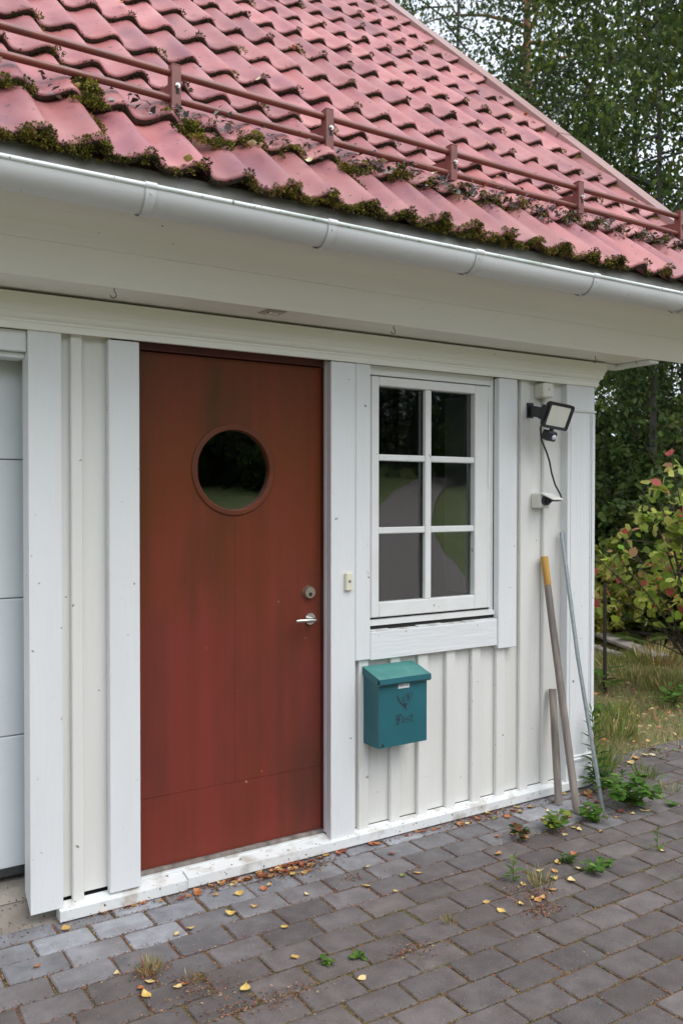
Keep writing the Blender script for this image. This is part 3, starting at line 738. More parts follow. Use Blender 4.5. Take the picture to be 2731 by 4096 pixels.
# ragged mats hugging the lips of the eave row: thick stretches, thin films and bare gaps
def dens_at(x): return .50+.34*sin(x*2.9+.6)+.30*sin(x*7.3+2.0)+.18*sin(x*17.0)
for i in range(7, NCOL):
    for q in range(150):
        lx = mr.uniform(0, TW); x = X0+i*TW+lx; d = dens_at(x) + mr.uniform(-.25, .25)
        hw = wave(lx)/AM
        if d < .18 or mr.random() > .45+.55*hw: continue
        pal = BROWN+OLIVE if sin(x*5.1)+mr.uniform(-.6, .6) > -.15 else OLIVE[:3]+DARKM[:2]
        drop = (.022+.040*hw)*min(1.15, .5+d*.7)
        p = tile_pt(i, 0, lx, mr.uniform(-.016, .006), -mr.uniform(.0, drop)-.006); moss_clump(p, mr.uniform(.008, .015), 44, pal, size=.0072)
        if d > .75 and mr.random() < .35:
            p = tile_pt(i, 0, lx, mr.uniform(-.004, .022), .001); moss_clump(p, mr.uniform(.006, .011), 30, OLIVE+BROWN, size=.007)
# cushions on row two, below the snow guard
for i in range(7, NCOL):
    for wv in (0, 1):
        crest = WV*(.82+wv)
        for q in range(mr.choice((2, 5, 12, 18))):
            p = tile_pt(i, 1, max(0, min(TW, crest+mr.uniform(-.07, .05))), mr.uniform(-.05, .03), mr.uniform(-.03, .004)); moss_clump(p, mr.uniform(.010, .020), 60, OLIVE+DARKM[:2]+[(.24, .23, .035)], [2, 2, 2, 1, 1, 1, 1, .8], .008)
        if wv == 1 and mr.random() < .75:
            for q in range(14):
                p = rp(X0+i*TW+TW+.012+mr.gauss(0, .012), TG*.5+mr.uniform(0, .34), .026); moss_clump(p, mr.uniform(.012, .024), 55, BROWN+OLIVE)
# big lump near the left bracket, and along the verge
for c, n, rr in ((rp(.965, .47, .06), 14, .024), (rp(.95, .38, .055), 14, .024), (rp(.99, .55, .06), 10, .022), (rp(1.31, .33, .055), 14, .024), (rp(2.03, .31, .055), 14, .024), (rp(1.38, .27, .055), 12, .022)):
    for q in range(n):
        moss_clump(c + Vector((mr.gauss(0, .04), mr.gauss(0, .02), mr.gauss(0, .01))), mr.uniform(.6, 1.2)*rr, 130, OLIVE+DARKM[:2]+[(.24, .23, .035)], [2, 2, 2, 1, 1, 1, 1, 1], .009)
for j in range(1, NR):
    for q in range(mr.choice((2, 3, 8))):
        p = rp(XE-.05+mr.gauss(0, .02), j*TG+mr.uniform(-.03, .2), .045); moss_clump(p, mr.uniform(.014, .026), 50, BROWN+OLIVE+[(.20, .20, .03)])
me = quad_mesh('roof_moss', np.concatenate(mV), np.concatenate(mC), M['moss'])
tag(add('roof_moss', me, (0, 0, 0)), 'olive and dark moss cushions along the edges of the roof tiles', 'moss', kind='stuff')
# dead leaves and needles caught behind the lower tube
n = 1700
xs = np.concatenate([rng.uniform(2.2, 4.55, int(n*.75)), rng.uniform(.8, 2.3, n-int(n*.75))])
ss = rng.normal(.475, .05, n) - .05*(xs > 2.5)
hh = .055+.02*np.sin(xs/WV*2*pi)+np.abs(rng.normal(0, .012, n))
P = np.array([rp(x, s, h) for x, s, h in zip(xs, ss, hh)])
D = rand_unit(n)*[1, .6, .4]; Nn = rand_unit(n)+np.array(dn)*1.5
V1 = leaf_quads(P, D, Nn, rng.uniform(.012, .045, n), rng.choice([.08, .12, .5, .6], n))
C1 = pick_colours(n, [(.06, .05, .045), (.13, .11, .10), (.30, .29, .28), (.09, .05, .03), (.03, .026, .024), (.25, .12, .05)], [3, 2, 1.6, 2, 3, .8])
tag(add('roof_debris', quad_mesh('roof_debris', V1, C1, M['litter']), (0, 0, 0)), 'grey dead leaves and twigs caught behind the snow guard', 'leaf litter', kind='stuff')

# ================================================================== THINGS ON THE WALL AND EAVE
# mailbox
mb = empty('mailbox', (2.578, .019, .495)); tag(mb, 'dark green metal mailbox with a post horn, mounted below the window', 'mailbox')
b = MB(); b.prism([(.0185, .497), (-.110, .497), (-.110, .800), (-.085, .845), (.0185, .868)], 2.431, 2.725); b.build('body', M['mailbox'], mb)
b = MB(); lp = [(.019, .8785), (-.118, .8395), (-.128, .835), (-.134, .825), (-.134, .814), (-.128, .806), (-.122, .804), (-.121, .807), (-.126, .810), (-.130, .816), (-.130, .824), (-.1255, .831), (-.117, .8355), (.019, .8745)]
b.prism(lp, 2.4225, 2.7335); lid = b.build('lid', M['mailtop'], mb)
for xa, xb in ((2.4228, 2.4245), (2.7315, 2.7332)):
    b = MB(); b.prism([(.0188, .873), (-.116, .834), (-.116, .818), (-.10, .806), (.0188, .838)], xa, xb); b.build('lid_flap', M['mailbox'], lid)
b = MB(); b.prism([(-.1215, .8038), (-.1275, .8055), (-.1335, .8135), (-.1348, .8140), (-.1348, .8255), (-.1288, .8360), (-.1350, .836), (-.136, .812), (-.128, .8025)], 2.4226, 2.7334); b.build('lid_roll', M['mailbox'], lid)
b = MB(); b.box(2.548, 2.615, -.1112, -.1103, .776, .806); pl = b.build('name_label', M['paper'], mb)
def nib(mbx, pts, ox, oz, sc, w, ang=40, y=-.1109, n=None):
    """pen stroke with a broad nib, laid 0.6 mm proud of the mailbox front"""
    nv = Vector((cos(radians(ang)), sin(radians(ang))))*w/2
    P = []
    for x, z in pts: P += [(ox+x*sc+nv.x, y, oz+z*sc+nv.y), (ox+x*sc-nv.x, y, oz+z*sc-nv.y)]
    mbx.poly(P, [(2*i, 2*i+1, 2*i+3, 2*i+2) for i in range(len(pts)-1)])
def arc(cx, cz, r, a0, a1, n=12, rz=None): return [(cx+r*cos(radians(a0+(a1-a0)*i/n)), cz+(rz or r)*sin(radians(a0+(a1-a0)*i/n))) for i in range(n+1)]
b = MB(); u = .001; ox, oz = 2.535, .603
def st(p, w_=4.2, a=40): nib(b, p, ox, oz, .00118, w_*.00118, a)
st([(-6, 34), (-1, 38), (4, 33), (12, 38), (22, 38), (29, 32), (28, 22), (22, 16), (12, 18)]); st([(10, 36), (10, 4), (4, -2)], 6); st([(2, 30), (2, 8), (-3, 2)], 3); st([(-8, -2), (2, 2), (14, -2), (22, 2)], 4); st([(-5, 22), (3, 22)], 2.4); st([(17, 34), (17, 8)], 3)
st([(38, 24), (33, 20), (33, 6), (39, 1), (45, 5), (45, 19), (38, 24)], 4.6)
st([(67, 22), (61, 25), (55, 20), (57, 14), (66, 11), (67, 5), (61, 0), (54, 3)], 4.6)
st([(81, 36), (80, 6), (85, 1), (90, 5)], 5); st([(74, 25), (89, 25)], 3)
b.build('lettering', M['print'], mb)
b = MB(); ox, oz = 2.588, .712
def sh(p, w_=2.4, a=40): nib(b, p, ox, oz, .001, w_*.001, a)
for rr in (21, 16): sh(arc(2, 12, rr*.86, 0, 360, 24, rr), 1.8, 20)
sh([(-48, 28), (-40, 10), (-28, -8), (-10, -22), (8, -26), (26, -16), (40, 6), (50, 28)], 4.5); sh([(-43, 30), (-35, 12), (-22, -6), (-6, -17)], 2)
sh([(22, 38), (36, 36), (52, 28)], 2.4); sh([(20, 34), (24, 18), (30, 6)], 3); sh([(44, 30), (34, 14), (24, -8)], 2); sh([(30, 33), (28, 20), (20, -4)], 2)
sh([(-6, 20), (12, 2)], 1.6); sh([(10, 20), (-8, 4)], 1.6, 130); sh([(-10, -14), (16, -14)], 4, 90); sh([(-9, -20), (14, -20)], 4, 90); sh([(-2, -26), (-6, -38), (-10, -46)], 5); sh([(4, -26), (8, -38), (12, -46)], 5); sh([(1, -24), (1, -36)], 5)
b.build('post_horn_emblem', M['print'], mb)
b = MB()
def text_mesh(txt, size):
    c = bpy.data.curves.new('t', 'FONT'); c.body = txt; c.size = size; o = bpy.data.objects.new('t', c); COL.objects.link(o)
    dg = bpy.context.evaluated_depsgraph_get(); me = bpy.data.meshes.new_from_object(o.evaluated_get(dg)); bpy.data.objects.remove(o); return me
tm = text_mesh('Alfons 40', .0155*K)
for v in tm.vertices: v.co = (v.co.x, 0, v.co.y)
tm.materials.append(M['print']); tm.name = 'label_text'
add('label_text', tm, (2.5495, -.1116, .786), pl)
b = MB(); b.disc((2.4545, -.1103, .509), (0, -1, 0), .008, .0008, 12); b.build('vent_hole', M['dark'], mb)

# doorbell
db = empty('doorbell', (2.323, 0, 1.262)); tag(db, 'cream plastic doorbell with grey button between door and window', 'doorbell')
b = MB(); b.box(2.304, 2.343, -.019, -.0005, 1.262, 1.348, .004); b.build('housing', M['bell'], db)
b = MB(); b.disc((2.3235, -.0192, 1.307), (0, -1, 0), .0072, .002, 16); b.build('button', M['bellb'], db)

# junction box and socket
jb = empty('junction_box', (3.652, .0, 2.277)); tag(jb, 'small white plastic junction box under the cornice above the floodlight', 'junction box')
b = MB(); b.box(3.612, 3.692, -.034, .0445, 2.277, 2.357, .006); b.build('housing', M['boxp'], jb)
b = MB(); b.disc((3.652, -.0342, 2.322), (0, -1, 0), .004, .001, 10); b.build('screw', M['dark'], jb)
sk = empty('power_socket', (3.62, .0, 1.652)); tag(sk, 'white outdoor power socket with lifted lid and black plug', 'socket')
b = MB(); b.box(3.592, 3.668, -.030, .0445, 1.655, 1.738, .006); b.build('housing', M['boxp'], sk)
b = MB(); fr = Matrix.Translation((3.630, -.031, 1.738)) @ Matrix.Rotation(radians(20), 4, 'X')
b.box(-.040, .040, -.105, -.001, -.003, .004, .002, fr); b.build('lid', M['boxp'], sk)
b = MB(); b.disc((3.628, -.0305, 1.697), (0, -1, 0), .028, .022, 20, .026); b.disc((3.628, -.0525, 1.697), (.35, -1, 0), .022, .022, 16, .010); b.build('plug', M['plastic'], sk, 40)

# floodlight with sensor and cable
fl = empty('floodlight', (3.62, -.02, 2.02)); tag(fl, 'black square floodlight with motion sensor and dangling cable', 'floodlight')
hc = Vector((3.585, -.165, 2.158)); nrm = Vector((-.02, -.93, -.36)).normalized(); rt_ = Vector((1, 0, -.09)).normalized(); up_ = rt_.cross(nrm)*-1
up_ = nrm.cross(rt_)*-1 if (nrm.cross(rt_)).z < 0 else nrm.cross(rt_); rt_ = up_.cross(nrm)*-1 if up_.cross(nrm).x < 0 else up_.cross(nrm)
fr = Matrix(((rt_.x, -nrm.x, up_.x, hc.x), (rt_.y, -nrm.y, up_.y, hc.y), (rt_.z, -nrm.z, up_.z, hc.z), (0, 0, 0, 1)))
def rrect(w_, h_, r, n=5):
    pts = []
    for cx, cz, a0 in ((w_-r, h_-r, 0), (-w_+r, h_-r, 90), (-w_+r, -h_+r, 180), (w_-r, -h_+r, 270)):
        pts += [(cx+r*cos(radians(a0+90*i/n)), cz+r*sin(radians(a0+90*i/n))) for i in range(n+1)]
    return pts
b = MB(); W_, H_ = .094, .072
outs = [(.0, rrect(W_*.80, H_*.78, .008)), (-.006, rrect(W_*.80, H_*.78, .008)), (-.012, rrect(W_, H_, .018)), (.014, rrect(W_, H_, .018)), (.034, rrect(W_*.86, H_*.84, .012)), (.036, rrect(W_*.5, H_*.5, .010))]
P = []; Fs = []
for y, o_ in outs: P += [tuple(fr @ Vector((x, y, z))) for x, z in o_]
m = len(outs[0][1])
for j in range(len(outs)-1): Fs += [(j*m+i, j*m+(i+1) % m, (j+1)*m+(i+1) % m, (j+1)*m+i) for i in range(m)]
Fs.append(tuple((len(outs)-1)*m+i for i in range(m)))
b.poly(P, Fs); b.build('lamp_head', M['plastic'], fl)
b = MB(); o_ = rrect(W_*.80, H_*.78, .008); b.poly([tuple(fr @ Vector((x, -.004, z))) for x, z in o_], [tuple(range(len(o_)))]); b.build('lamp_glass', M['lens'], fl)
b = MB(); b.box(-.118, -.090, -.004, .030, -.036, .046, .006, fr); h0 = fr @ Vector((-.104, .014, .030)); h1 = fr @ Vector((-.104, .014, -.030))
b.poly([h0, h1, (3.545, .019, 2.172), (3.545, .019, 2.232), h0+Vector((.016, 0, 0)), h1+Vector((.016, 0, 0)), (3.565, .019, 2.172), (3.565, .019, 2.232)], [(0, 1, 2, 3), (4, 7, 6, 5), (0, 3, 7, 4), (1, 5, 6, 2), (0, 4, 5, 1), (3, 2, 6, 7)])
b.box(3.530, 3.580, .010, .0195, 2.160, 2.245, .003); b.build('mounting_arm', M['plastic'], fl)
b = MB(); b.disc(fr @ Vector((-.102, .008, -.024)), rt_*-1, .009, .004, 12); b.build('arm_bolt', M['steel'], fl)
b = MB(); b.tube([fr @ Vector((.0, .012, -.068)), fr @ Vector((0, .012, -.088))], .012, 10); b.box(-.036, .034, -.016, .040, -.142, -.088, .007, fr); pirb = b.build('motion_sensor', M['plastic'], fl)
b = MB(); c0 = fr @ Vector((.008, -.0165, -.116)); b.tube([c0, c0+nrm*.005, c0+nrm*.009, c0+nrm*.011], [.015, .0135, .009, .002], 14); b.build('sensor_dome', M['pir'], pirb, 60)
b = MB(); cab = [(3.545, -.10, 2.150), (3.560, -.06, 2.10), (3.598, -.03, 2.037), (3.636, -.03, 1.976), (3.663, -.03, 1.918), (3.680, -.03, 1.852), (3.704, -.035, 1.785), (3.732, -.05, 1.728), (3.728, -.062, 1.702), (3.690, -.068, 1.697), (3.640, -.072, 1.697)]
b.tube(cab, .0052, 8); b.build('cable', M['plastic'], fl, 60)

# soffit lamp and hooks
sl = empty('soffit_lamp', (1.80, -.202, ZS-.004)); tag(sl, 'small recessed downlight in a square grey plate under the eave', 'lamp')
b = MB(); b.box(1.755, 1.849, -.248, -.156, ZS-.005, ZS-.0005, .002); b.build('plate', M['brass'], sl)
b = MB(); b.tube([(1.802, -.202, ZS-.0055), (1.802, -.202, ZS-.0095), (1.802, -.202, ZS-.0100)], [.030, .026, .020], 20); b.build('lens_ring', M['steel'], sl)
for i, (hx, hy) in enumerate(((1.09, -.255), (2.418, -.245), (3.88, -.165))):
    b = MB(); pts = [(hx, hy, ZS)] + [(hx, hy+.001, ZS-.012)] + [(hx-.004+.012*cos(radians(a)), hy, ZS-.026+.013*sin(radians(a))) for a in range(70, -200, -30)]
    b.tube(pts, .0017, 6); h = b.build('hook', M['rust'], None, 60)
    tag(h, ('thin metal hook screwed under the eave above the garage post', 'thin metal hook under the eave above the window', 'thin metal hook under the eave near the house corner')[i], 'hook', 'hooks under the eave')

# ================================================================== STICKS LEANING AT THE CORNER
def lean_bar(mbx, a, b_, w0, d0, n=10, bend=.006, w1=None):
    a, b_ = Vector(a), Vector(b_); t = (b_-a).normalized(); sx = Vector((1, 0, 0)); sx = (sx-t*sx.dot(t)).normalized(); sy = t.cross(sx)
    P = []; Fs = []
    for i in range(n+1):
        q = i/n; c = a.lerp(b_, q)+sx*bend*sin(q*5+1)+sy*bend*.6*sin(q*7); w_ = w0*(1-q)+(w1 or w0)*q; d_ = d0
        for k, (u_s, v_s) in enumerate(((-1, -.6), (-.6, -1), (.6, -1), (1, -.6), (1, .6), (.6, 1), (-.6, 1), (-1, .6))): P.append(c+sx*u_s*w_/2+sy*v_s*d_/2)
    for i in range(n): Fs += [(i*8+k, i*8+(k+1) % 8, (i+1)*8+(k+1) % 8, (i+1)*8+k) for k in range(8)]
    Fs += [tuple(range(8))[::-1], tuple(n*8+k for k in range(8))]
    mbx.poly(P, Fs)
ps = empty('wooden_pole', (3.639, -.263, 0)); tag(ps, 'long weathered grey pole with yellow painted end, leaning by the corner', 'pole')
A, B_ = Vector((3.639, -.263, .0)), Vector((3.660, .004, 1.378)); mid = A.lerp(B_, .885)
b = MB(); lean_bar(b, A, mid, .042, .032, 12, .004, .038); b.build('shaft', M['greywood'], ps)
b = MB(); lean_bar(b, mid, B_, .038, .032, 3, .0, .040); b.build('painted_end', M['yellow'], ps)
b = MB(); lean_bar(b, (3.650, -.123, 0), (3.715, -.012, .62), .042, .032, 8, .003); tag(b.build('wooden_stake', M['greywood']), 'short weathered grey stake standing behind the long pole', 'stake')
b = MB(); b.tube([(3.793, -.314, 0), (3.797, -.22, .39), (3.803, -.12, .80), (3.806, .012, 1.513)], .0115, 10); tag(b.build('metal_rod', M['rod'], None, 60), 'thin grey metal rod leaning against the corner pilaster', 'rod')

# ================================================================== FALLEN LEAVES
def leaf_mesh(seed):
    r = random.Random(seed); n = 7; L_ = .040; V = []; F = []
    curl = r.uniform(.004, .012); asym = r.uniform(-.2, .2)
    prof = [0.0, .55, .92, 1.0, .80, .45, .0]
    for i in range(n):
        t = i/(n-1); x = (t-.5)*L_; w_ = prof[i]*.0155*(1+r.uniform(-.12, .12)); zz = curl*(2*t-1)**2
        V += [(x, w_*(1+asym), zz+.004*prof[i]+r.uniform(0, .002)), (x, 0, zz), (x, -w_*(1-asym), zz+.004*prof[i]+r.uniform(0, .002))]
    for i in range(n-1):
        a = 3*i; F += [(a, a+1, a+4, a+3), (a+1, a+2, a+5, a+4)]
    V += [(-L_*.5, .0006, curl), (-L_*.5, -.0006, curl), (-L_*.82, 0, curl*1.3)]; k = len(V); F.append((k-3, k-2, k-1))
    return mesh_from('fallen_leaf', V, F, M['fallen'], None, True)
LM = [leaf_mesh(i) for i in range(7)]
LC = {'y': [(.66, .48, .15), (.66, .52, .24), (.72, .60, .32), (.55, .36, .12)], 'o': [(.52, .22, .08), (.45, .16, .06), (.55, .30, .12)], 'r': [(.30, .075, .04), (.26, .08, .05)], 'w': [(.68, .60, .42)], 'g': [(.20, .26, .06)]}
LN_ = {'y': 'yellow', 'o': 'orange-brown', 'r': 'rust-red', 'w': 'pale cream', 'g': 'olive green'}
lr = random.Random(21)
def fallen(x, y, z, c, where, grp, rot=None, s=None):
    o = add('fallen_leaf', LM[lr.randrange(7)], (x, y, z), None, rot or (lr.uniform(-.25, .25), lr.uniform(-.25, .25), lr.uniform(0, 6.28)))
    sc = s or lr.uniform(.70, 1.2); o.scale = (sc, sc*lr.uniform(.8, 1.1), sc); o.color = lr.choice(LC[c]) + (1,)
    tag(o, '%s leaf fallen %s' % (LN_[c], where), 'leaf', grp)
FL=[(0.95,-0.07,'y'),(1.11,-0.02,'o'),(1.35,-0.05,'y'),(1.68,-0.07,'y'),(1.75,-0.07,'o'),(1.81,-0.16,'y'),(1.66,-0.17,'y'),(1.66,-0.31,'y'),(1.55,-0.31,'y'),(1.36,-0.34,'y'),(1.3,-0.35,'y'),(0.78,-0.3,'o'),(1.01,-0.5,'y'),(1.13,-0.5,'o'),(1.05,-0.64,'o'),(1.05,-0.69,'y'),(1.09,-0.62,'y'),(1.51,-0.07,'o'),(1.19,-0.7,'o'),(1.68,-0.53,'y'),(1.6,-0.75,'y'),(1.69,-0.81,'y'),(1.9,-0.33,'y'),(1.97,0.01,'y'),(1.95,-0.12,'y'),(2.0,-0.14,'y'),(1.99,-0.08,'o'),(2.02,-0.13,'o'),(2.18,-0.02,'y'),(2.25,-0.02,'o'),(1.35,-0.84,'y'),(1.16,-0.7,'y'),(1.65,-0.02,'r'),(1.59,-0.03,'o'),(1.77,-0.18,'o'),(1.28,-0.01,'o'),(1.24,-0.0,'o'),(2.04,-0.04,'o'),(1.92,-0.07,'o'),(0.76,0.19,'r'),(2.2,-0.01,'o'),(2.47,-0.04,'o'),(2.73,-0.02,'o'),(2.16,-0.4,'y'),(2.24,-0.51,'y'),(2.28,-0.24,'w'),(2.43,-0.42,'y'),(2.89,-0.46,'o'),(1.73,-1.0,'y'),(2.5,-0.89,'y'),(2.61,-0.89,'y'),(2.75,-0.76,'y'),(2.82,-0.87,'y'),(2.91,-0.79,'y'),(2.96,-0.85,'y'),(3.05,-0.68,'y'),(3.08,-0.78,'y'),(2.97,-0.74,'o'),(2.7,-0.9,'o'),(2.73,-0.9,'o'),(2.69,-0.88,'y'),(3.58,-0.86,'y'),(3.45,-0.45,'y'),(3.45,-0.42,'y'),(3.34,-0.46,'y'),(3.52,-0.17,'y'),(3.48,-0.08,'y'),(3.36,-0.07,'y'),(3.27,-0.12,'o'),(3.11,-0.06,'o'),(3.03,-0.29,'o'),(3.15,-0.38,'o'),(3.13,-0.31,'y'),(3.41,-0.25,'y'),(3.55,-0.29,'o'),(3.53,-0.53,'y'),(3.75,-0.44,'y'),(3.87,-0.45,'y'),(3.95,-0.45,'y'),(4.19,-0.35,'y'),(3.72,-0.28,'o'),(3.85,-0.22,'r'),(3.88,-0.11,'r'),(3.88,-0.15,'r'),(3.19,-0.65,'o'),(2.91,-0.7,'y'),(2.46,-0.18,'r'),(2.5,-0.8,'y'),(3.97,-0.47,'y'),(3.62,-0.42,'r'),(3.8,-0.29,'o'),(3.84,-0.39,'r'),(3.41,-0.04,'y'),(3.37,-0.11,'y'),(3.2,-0.1,'g'),(2.36,-0.4,'g'),(3.13,-0.39,'y')]
def paved_where(x, y):
    if y > -.22:
        return 'by the foot of the wall ' + ('beside the garage post' if x < 1.0 else 'under the red door' if x < 2.3 else 'under the mailbox' if x < 2.9 else 'near the leaning pole')
    return 'on the grey paving ' + ('before the garage post' if x < 1.25 else 'in front of the red door' if x < 2.1 else 'in front of the window' if x < 2.65 else 'among the small weeds')
for x, y, c in FL: fallen(x, min(y, -.026) if .9 < x < 4.07 else y, .004, c, paved_where(x, y), 'fallen leaves on the paving')
wl = random.Random(5)
for q in range(72):
    x = wl.choice((wl.gauss(1.95, .13), wl.gauss(1.75, .25), wl.uniform(1.1, 3.9), wl.gauss(3.3, .3), wl.gauss(3.9, .1), wl.gauss(2.0, .10))); y = -.024-abs(wl.gauss(0, .035)) - (.05 if x > 3.8 else 0)
    c = wl.choice('oorry' if x < 3 else 'ooyyr'); fallen(x, y, .005, c, paved_where(x, y), 'fallen leaves on the paving', s=wl.uniform(.7, 1.2))
LL=[(5.39,1.1,'y'),(5.59,1.1,'y'),(7.23,2.4,'y'),(7.54,2.23,'y'),(5.24,0.7,'w'),(5.26,0.59,'w'),(5.11,0.42,'y'),(4.88,0.61,'o'),(4.99,0.28,'r'),(4.59,0.15,'y'),(4.81,0.21,'y'),(4.86,0.19,'w'),(6.54,1.76,'w'),(5.97,1.62,'o'),(4.71,0.19,'o'),(5.0,0.44,'y'),(5.94,0.86,'o'),(5.22,0.84,'r')]
for x, y, c in LL: fallen(x, y, .006, c, 'on the rough grass beyond the corner', 'fallen leaves on the rough grass', s=lr.uniform(1.1, 1.6))
for x, s, c in ((.985, .47, 'y'), (.70, .52, 'w'), (1.70, .30, 'w'), (1.66, .31, 'w'), (1.93, .28, 'w'), (1.28, -.02, 'y'), (2.62, 2.15, 'o'), (2.06, 1.28, 'w'), (3.05, .56, 'o'), (3.3, .72, 'w'), (3.1, .54, 'o'), (3.75, .95, 'y'), (4.80, 1.52, 'y'), (4.72, 2.4, 'o'), (2.42, .50, 'w'), (2.75, .52, 'w'), (1.52, 1.95, 'o')):
    fallen(x*.94, *(rp(x*.94, s*.93, .082)[1:]), c, 'on the red roof tiles', 'leaves lying on the roof tiles', (TH+lr.uniform(-.2, .2), lr.uniform(-.2, .2), lr.uniform(0, 6)), 1.0)

# crumbs, seeds and moss in the joints
jV = []; jC = []
jr = np.random.default_rng(4)
def scatter(P, size, pal, wts, flat=1.6, wd=.5):
    n = len(P); D = rand_unit(n, jr)*[1, 1, .35]; Nn = rand_unit(n, jr)+[0, 0, flat]
    jV.append(leaf_quads(P, D, Nn, size*jr.uniform(.5, 1.5, n), wd)); jC.append(pick_colours(n, pal, wts, .25, jr))
CR = [(.32, .12, .07), (.20, .08, .05), (.12, .065, .045), (.40, .24, .13), (.06, .042, .036)]
GR_ = [(.15, .125, .026), (.09, .09, .02), (.22, .15, .045), (.26, .16, .06)]
vis = [p for p in stones if vis_key(p)[0] == 0]
for x, y in vis:
    mossy = 1 if y < -.55-.25*(x < 1.6)+.3*(x > 3.2) else 0
    n = 70; t = jr.random(n)
    E1 = np.stack([x-PW/2+PW*t, np.full(n, y-PD/2)+jr.normal(0, .0042, n), np.full(n, -.004)+jr.uniform(0, .007, n)], 1)
    scatter(E1, .007, GR_ if mossy else CR, [1]*(4 if mossy else 5))
    n = 46; t = jr.random(n); E2 = np.stack([np.full(n, x-PW/2)+jr.normal(0, .0042, n), y-PD/2+PD*t, np.full(n, -.004)+jr.uniform(0, .007, n)], 1)
    scatter(E2, .007, GR_+CR[:1] if mossy else CR, [1]*5)
# loose crumbs on the stones
n = 2600; P = np.stack([jr.uniform(.3, 5.2, n), jr.uniform(-1.6, .05, n), np.full(n, .003)], 1)
scatter(P, .0045, CR+[(.45, .42, .38)], [2, 2, 2, 1, 2, .8])
# drifts of litter: along the door sill and in small heaps
for cx, cy, sx, sy, n in ((1.98, -.09, .11, .035, 700), (1.70, -.045, .22, .020, 520), (3.18, -.06, .16, .03, 380), (3.35, -.05, .25, .03, 300), (2.6, -.035, .5, .010, 240), (1.2, -.035, .2, .010, 120), (2.73, -.86, .07, .03, 260), (2.66, -.98, .05, .03, 260), (1.114, -.554, .035, .03, 260), (1.221, -.69, .035, .03, 140), (1.21, -.78, .07, .03, 160), (1.27, -.93, .06, .03, 160), (2.0, -.95, .06, .03, 200), (1.45, -.95, .08, .03, 240), (3.12, -.32, .05, .03, 120), (3.35, -.40, .05, .03, 120), (3.9, -.20, .10, .06, 260), (2.72, -.78, .08, .02, 120), (.80, .12, .08, .12, 160), (3.75, -.42, .15, .02, 120), (2.15, -.3, .03, .02, 60)):
    P = np.stack([jr.normal(cx, sx, n), np.minimum(jr.normal(cy, sy, n), -.022 if cx > .9 else .3), np.abs(jr.normal(0, .006, n))+.003], 1)
    scatter(P, .011, CR+[(.30, .22, .10)], [3, 2, 1, 1.5, .7, 1], 1.0, .35)
tag(add('paving_litter', quad_mesh('paving_litter', np.concatenate(jV), np.concatenate(jC), M['litter']), (0, 0, 0)), 'rust-brown crumbs, seeds and moss in the paving joints', 'litter', kind='stuff')

# ================================================================== SMALL PLANTS
pr_ = np.random.default_rng(12)
G1 = [(.10, .22, .030), (.13, .27, .045), (.075, .17, .025), (.17, .30, .06)]
G2 = [(.055, .12, .025), (.07, .15, .03), (.04, .09, .02)]
GY_ = [(.30, .34, .05), (.22, .30, .05), (.38, .36, .08)]
def finish_plant(name, label, loc, V, C, stems, stemcol, grp, cat='weed', k=4):
    o = empty(name, loc); tag(o, label, cat, grp)
    me = quad_mesh('foliage', V-np.array(loc), C, M['leaf'], k); add('foliage', me, loc, o)
    if stems:
        b = MB()
        for pts, r in stems: b.tube(pts, r, 5)
        b.build('stem', stemcol, o)
    return o
M['stem'] = material('green_stem', (.12, .17, .04), (.17, .10, .05), rough=.6, scale=20)
def bushy(name, label, loc, R, H, n, lsize, pal, grp='weeds growing in the paving', wd=.75, ns=7):
    loc = np.array(loc); st = []; C0 = []; D0 = []
    for k in range(ns):
        a = 2*pi*k/ns+pr_.uniform(-.3, .3); rr = R*pr_.uniform(.3, 1.0); hh = H*pr_.uniform(.55, 1.0)*(1-.35*rr/R)
        tip = loc+np.array([rr*cos(a), rr*sin(a), hh]); midp = loc+np.array([rr*.35*cos(a), rr*.35*sin(a), hh*.6])
        st.append(([tuple(loc), tuple(midp), tuple(tip)], .0022))
        m = max(4, n//ns); t = pr_.uniform(.25, 1, m)[:, None]
        base = (1-t)**2*loc+2*t*(1-t)*midp+t*t*tip
        az = pr_.uniform(0, 2*pi, m); C0.append(base); D0.append(np.stack([np.cos(az), np.sin(az), pr_.uniform(-.25, .5, m)], 1))
    Cc = np.concatenate(C0); D = np.concatenate(D0); nn = len(Cc)
    Nn = np.tile([0, 0, 1.0], (nn, 1))+.35*rand_unit(nn, pr_)
    V = leaf_hex(Cc, D, Nn, lsize*pr_.uniform(.6, 1.25, nn), wd, .10)
    return finish_plant(name, label, tuple(loc), V, pick_colours(nn, pal, [1]*len(pal), .15, pr_), st, M['stem'], grp, k=6)
bushy('bushy_weed', 'large bright green leafy weed clump beside the metal rod', (3.93, -.38, 0), .19, .24, 190, .060, G1, ns=14)
bushy('bushy_weed', 'low round green weed in front of the long pole foot', (3.60, -.40, 0), .09, .11, 70, .045, G1, ns=9)
bushy('bushy_weed', 'green weed with lobed leaves and yellowing ones below the poles', (3.345, -.385, 0), .10, .12, 60, .048, G1[:3]+GY_[:2], ns=8)
bushy('bushy_weed', 'dark small weed with reddish base beside the yellow leaves', (3.10, -.39, 0), .06, .11, 34, .034, G2+[(.25, .10, .04)], ns=6)
bushy('rosette_weed', 'flat green rosette weed, larger of the pair on the paving', (3.102, -.85, 0), .05, .06, 26, .046, G1, wd=.6, ns=6)
bushy('rosette_weed', 'flat green rosette weed, smaller of the pair on the paving', (3.216, -.821, 0), .04, .045, 20, .036, G1, wd=.6, ns=5)
bushy('rosette_weed', 'flat green rosette weed just above the paired rosettes', (3.105, -.697, 0), .05, .04, 20, .042, G1+G2, wd=.5, ns=6)
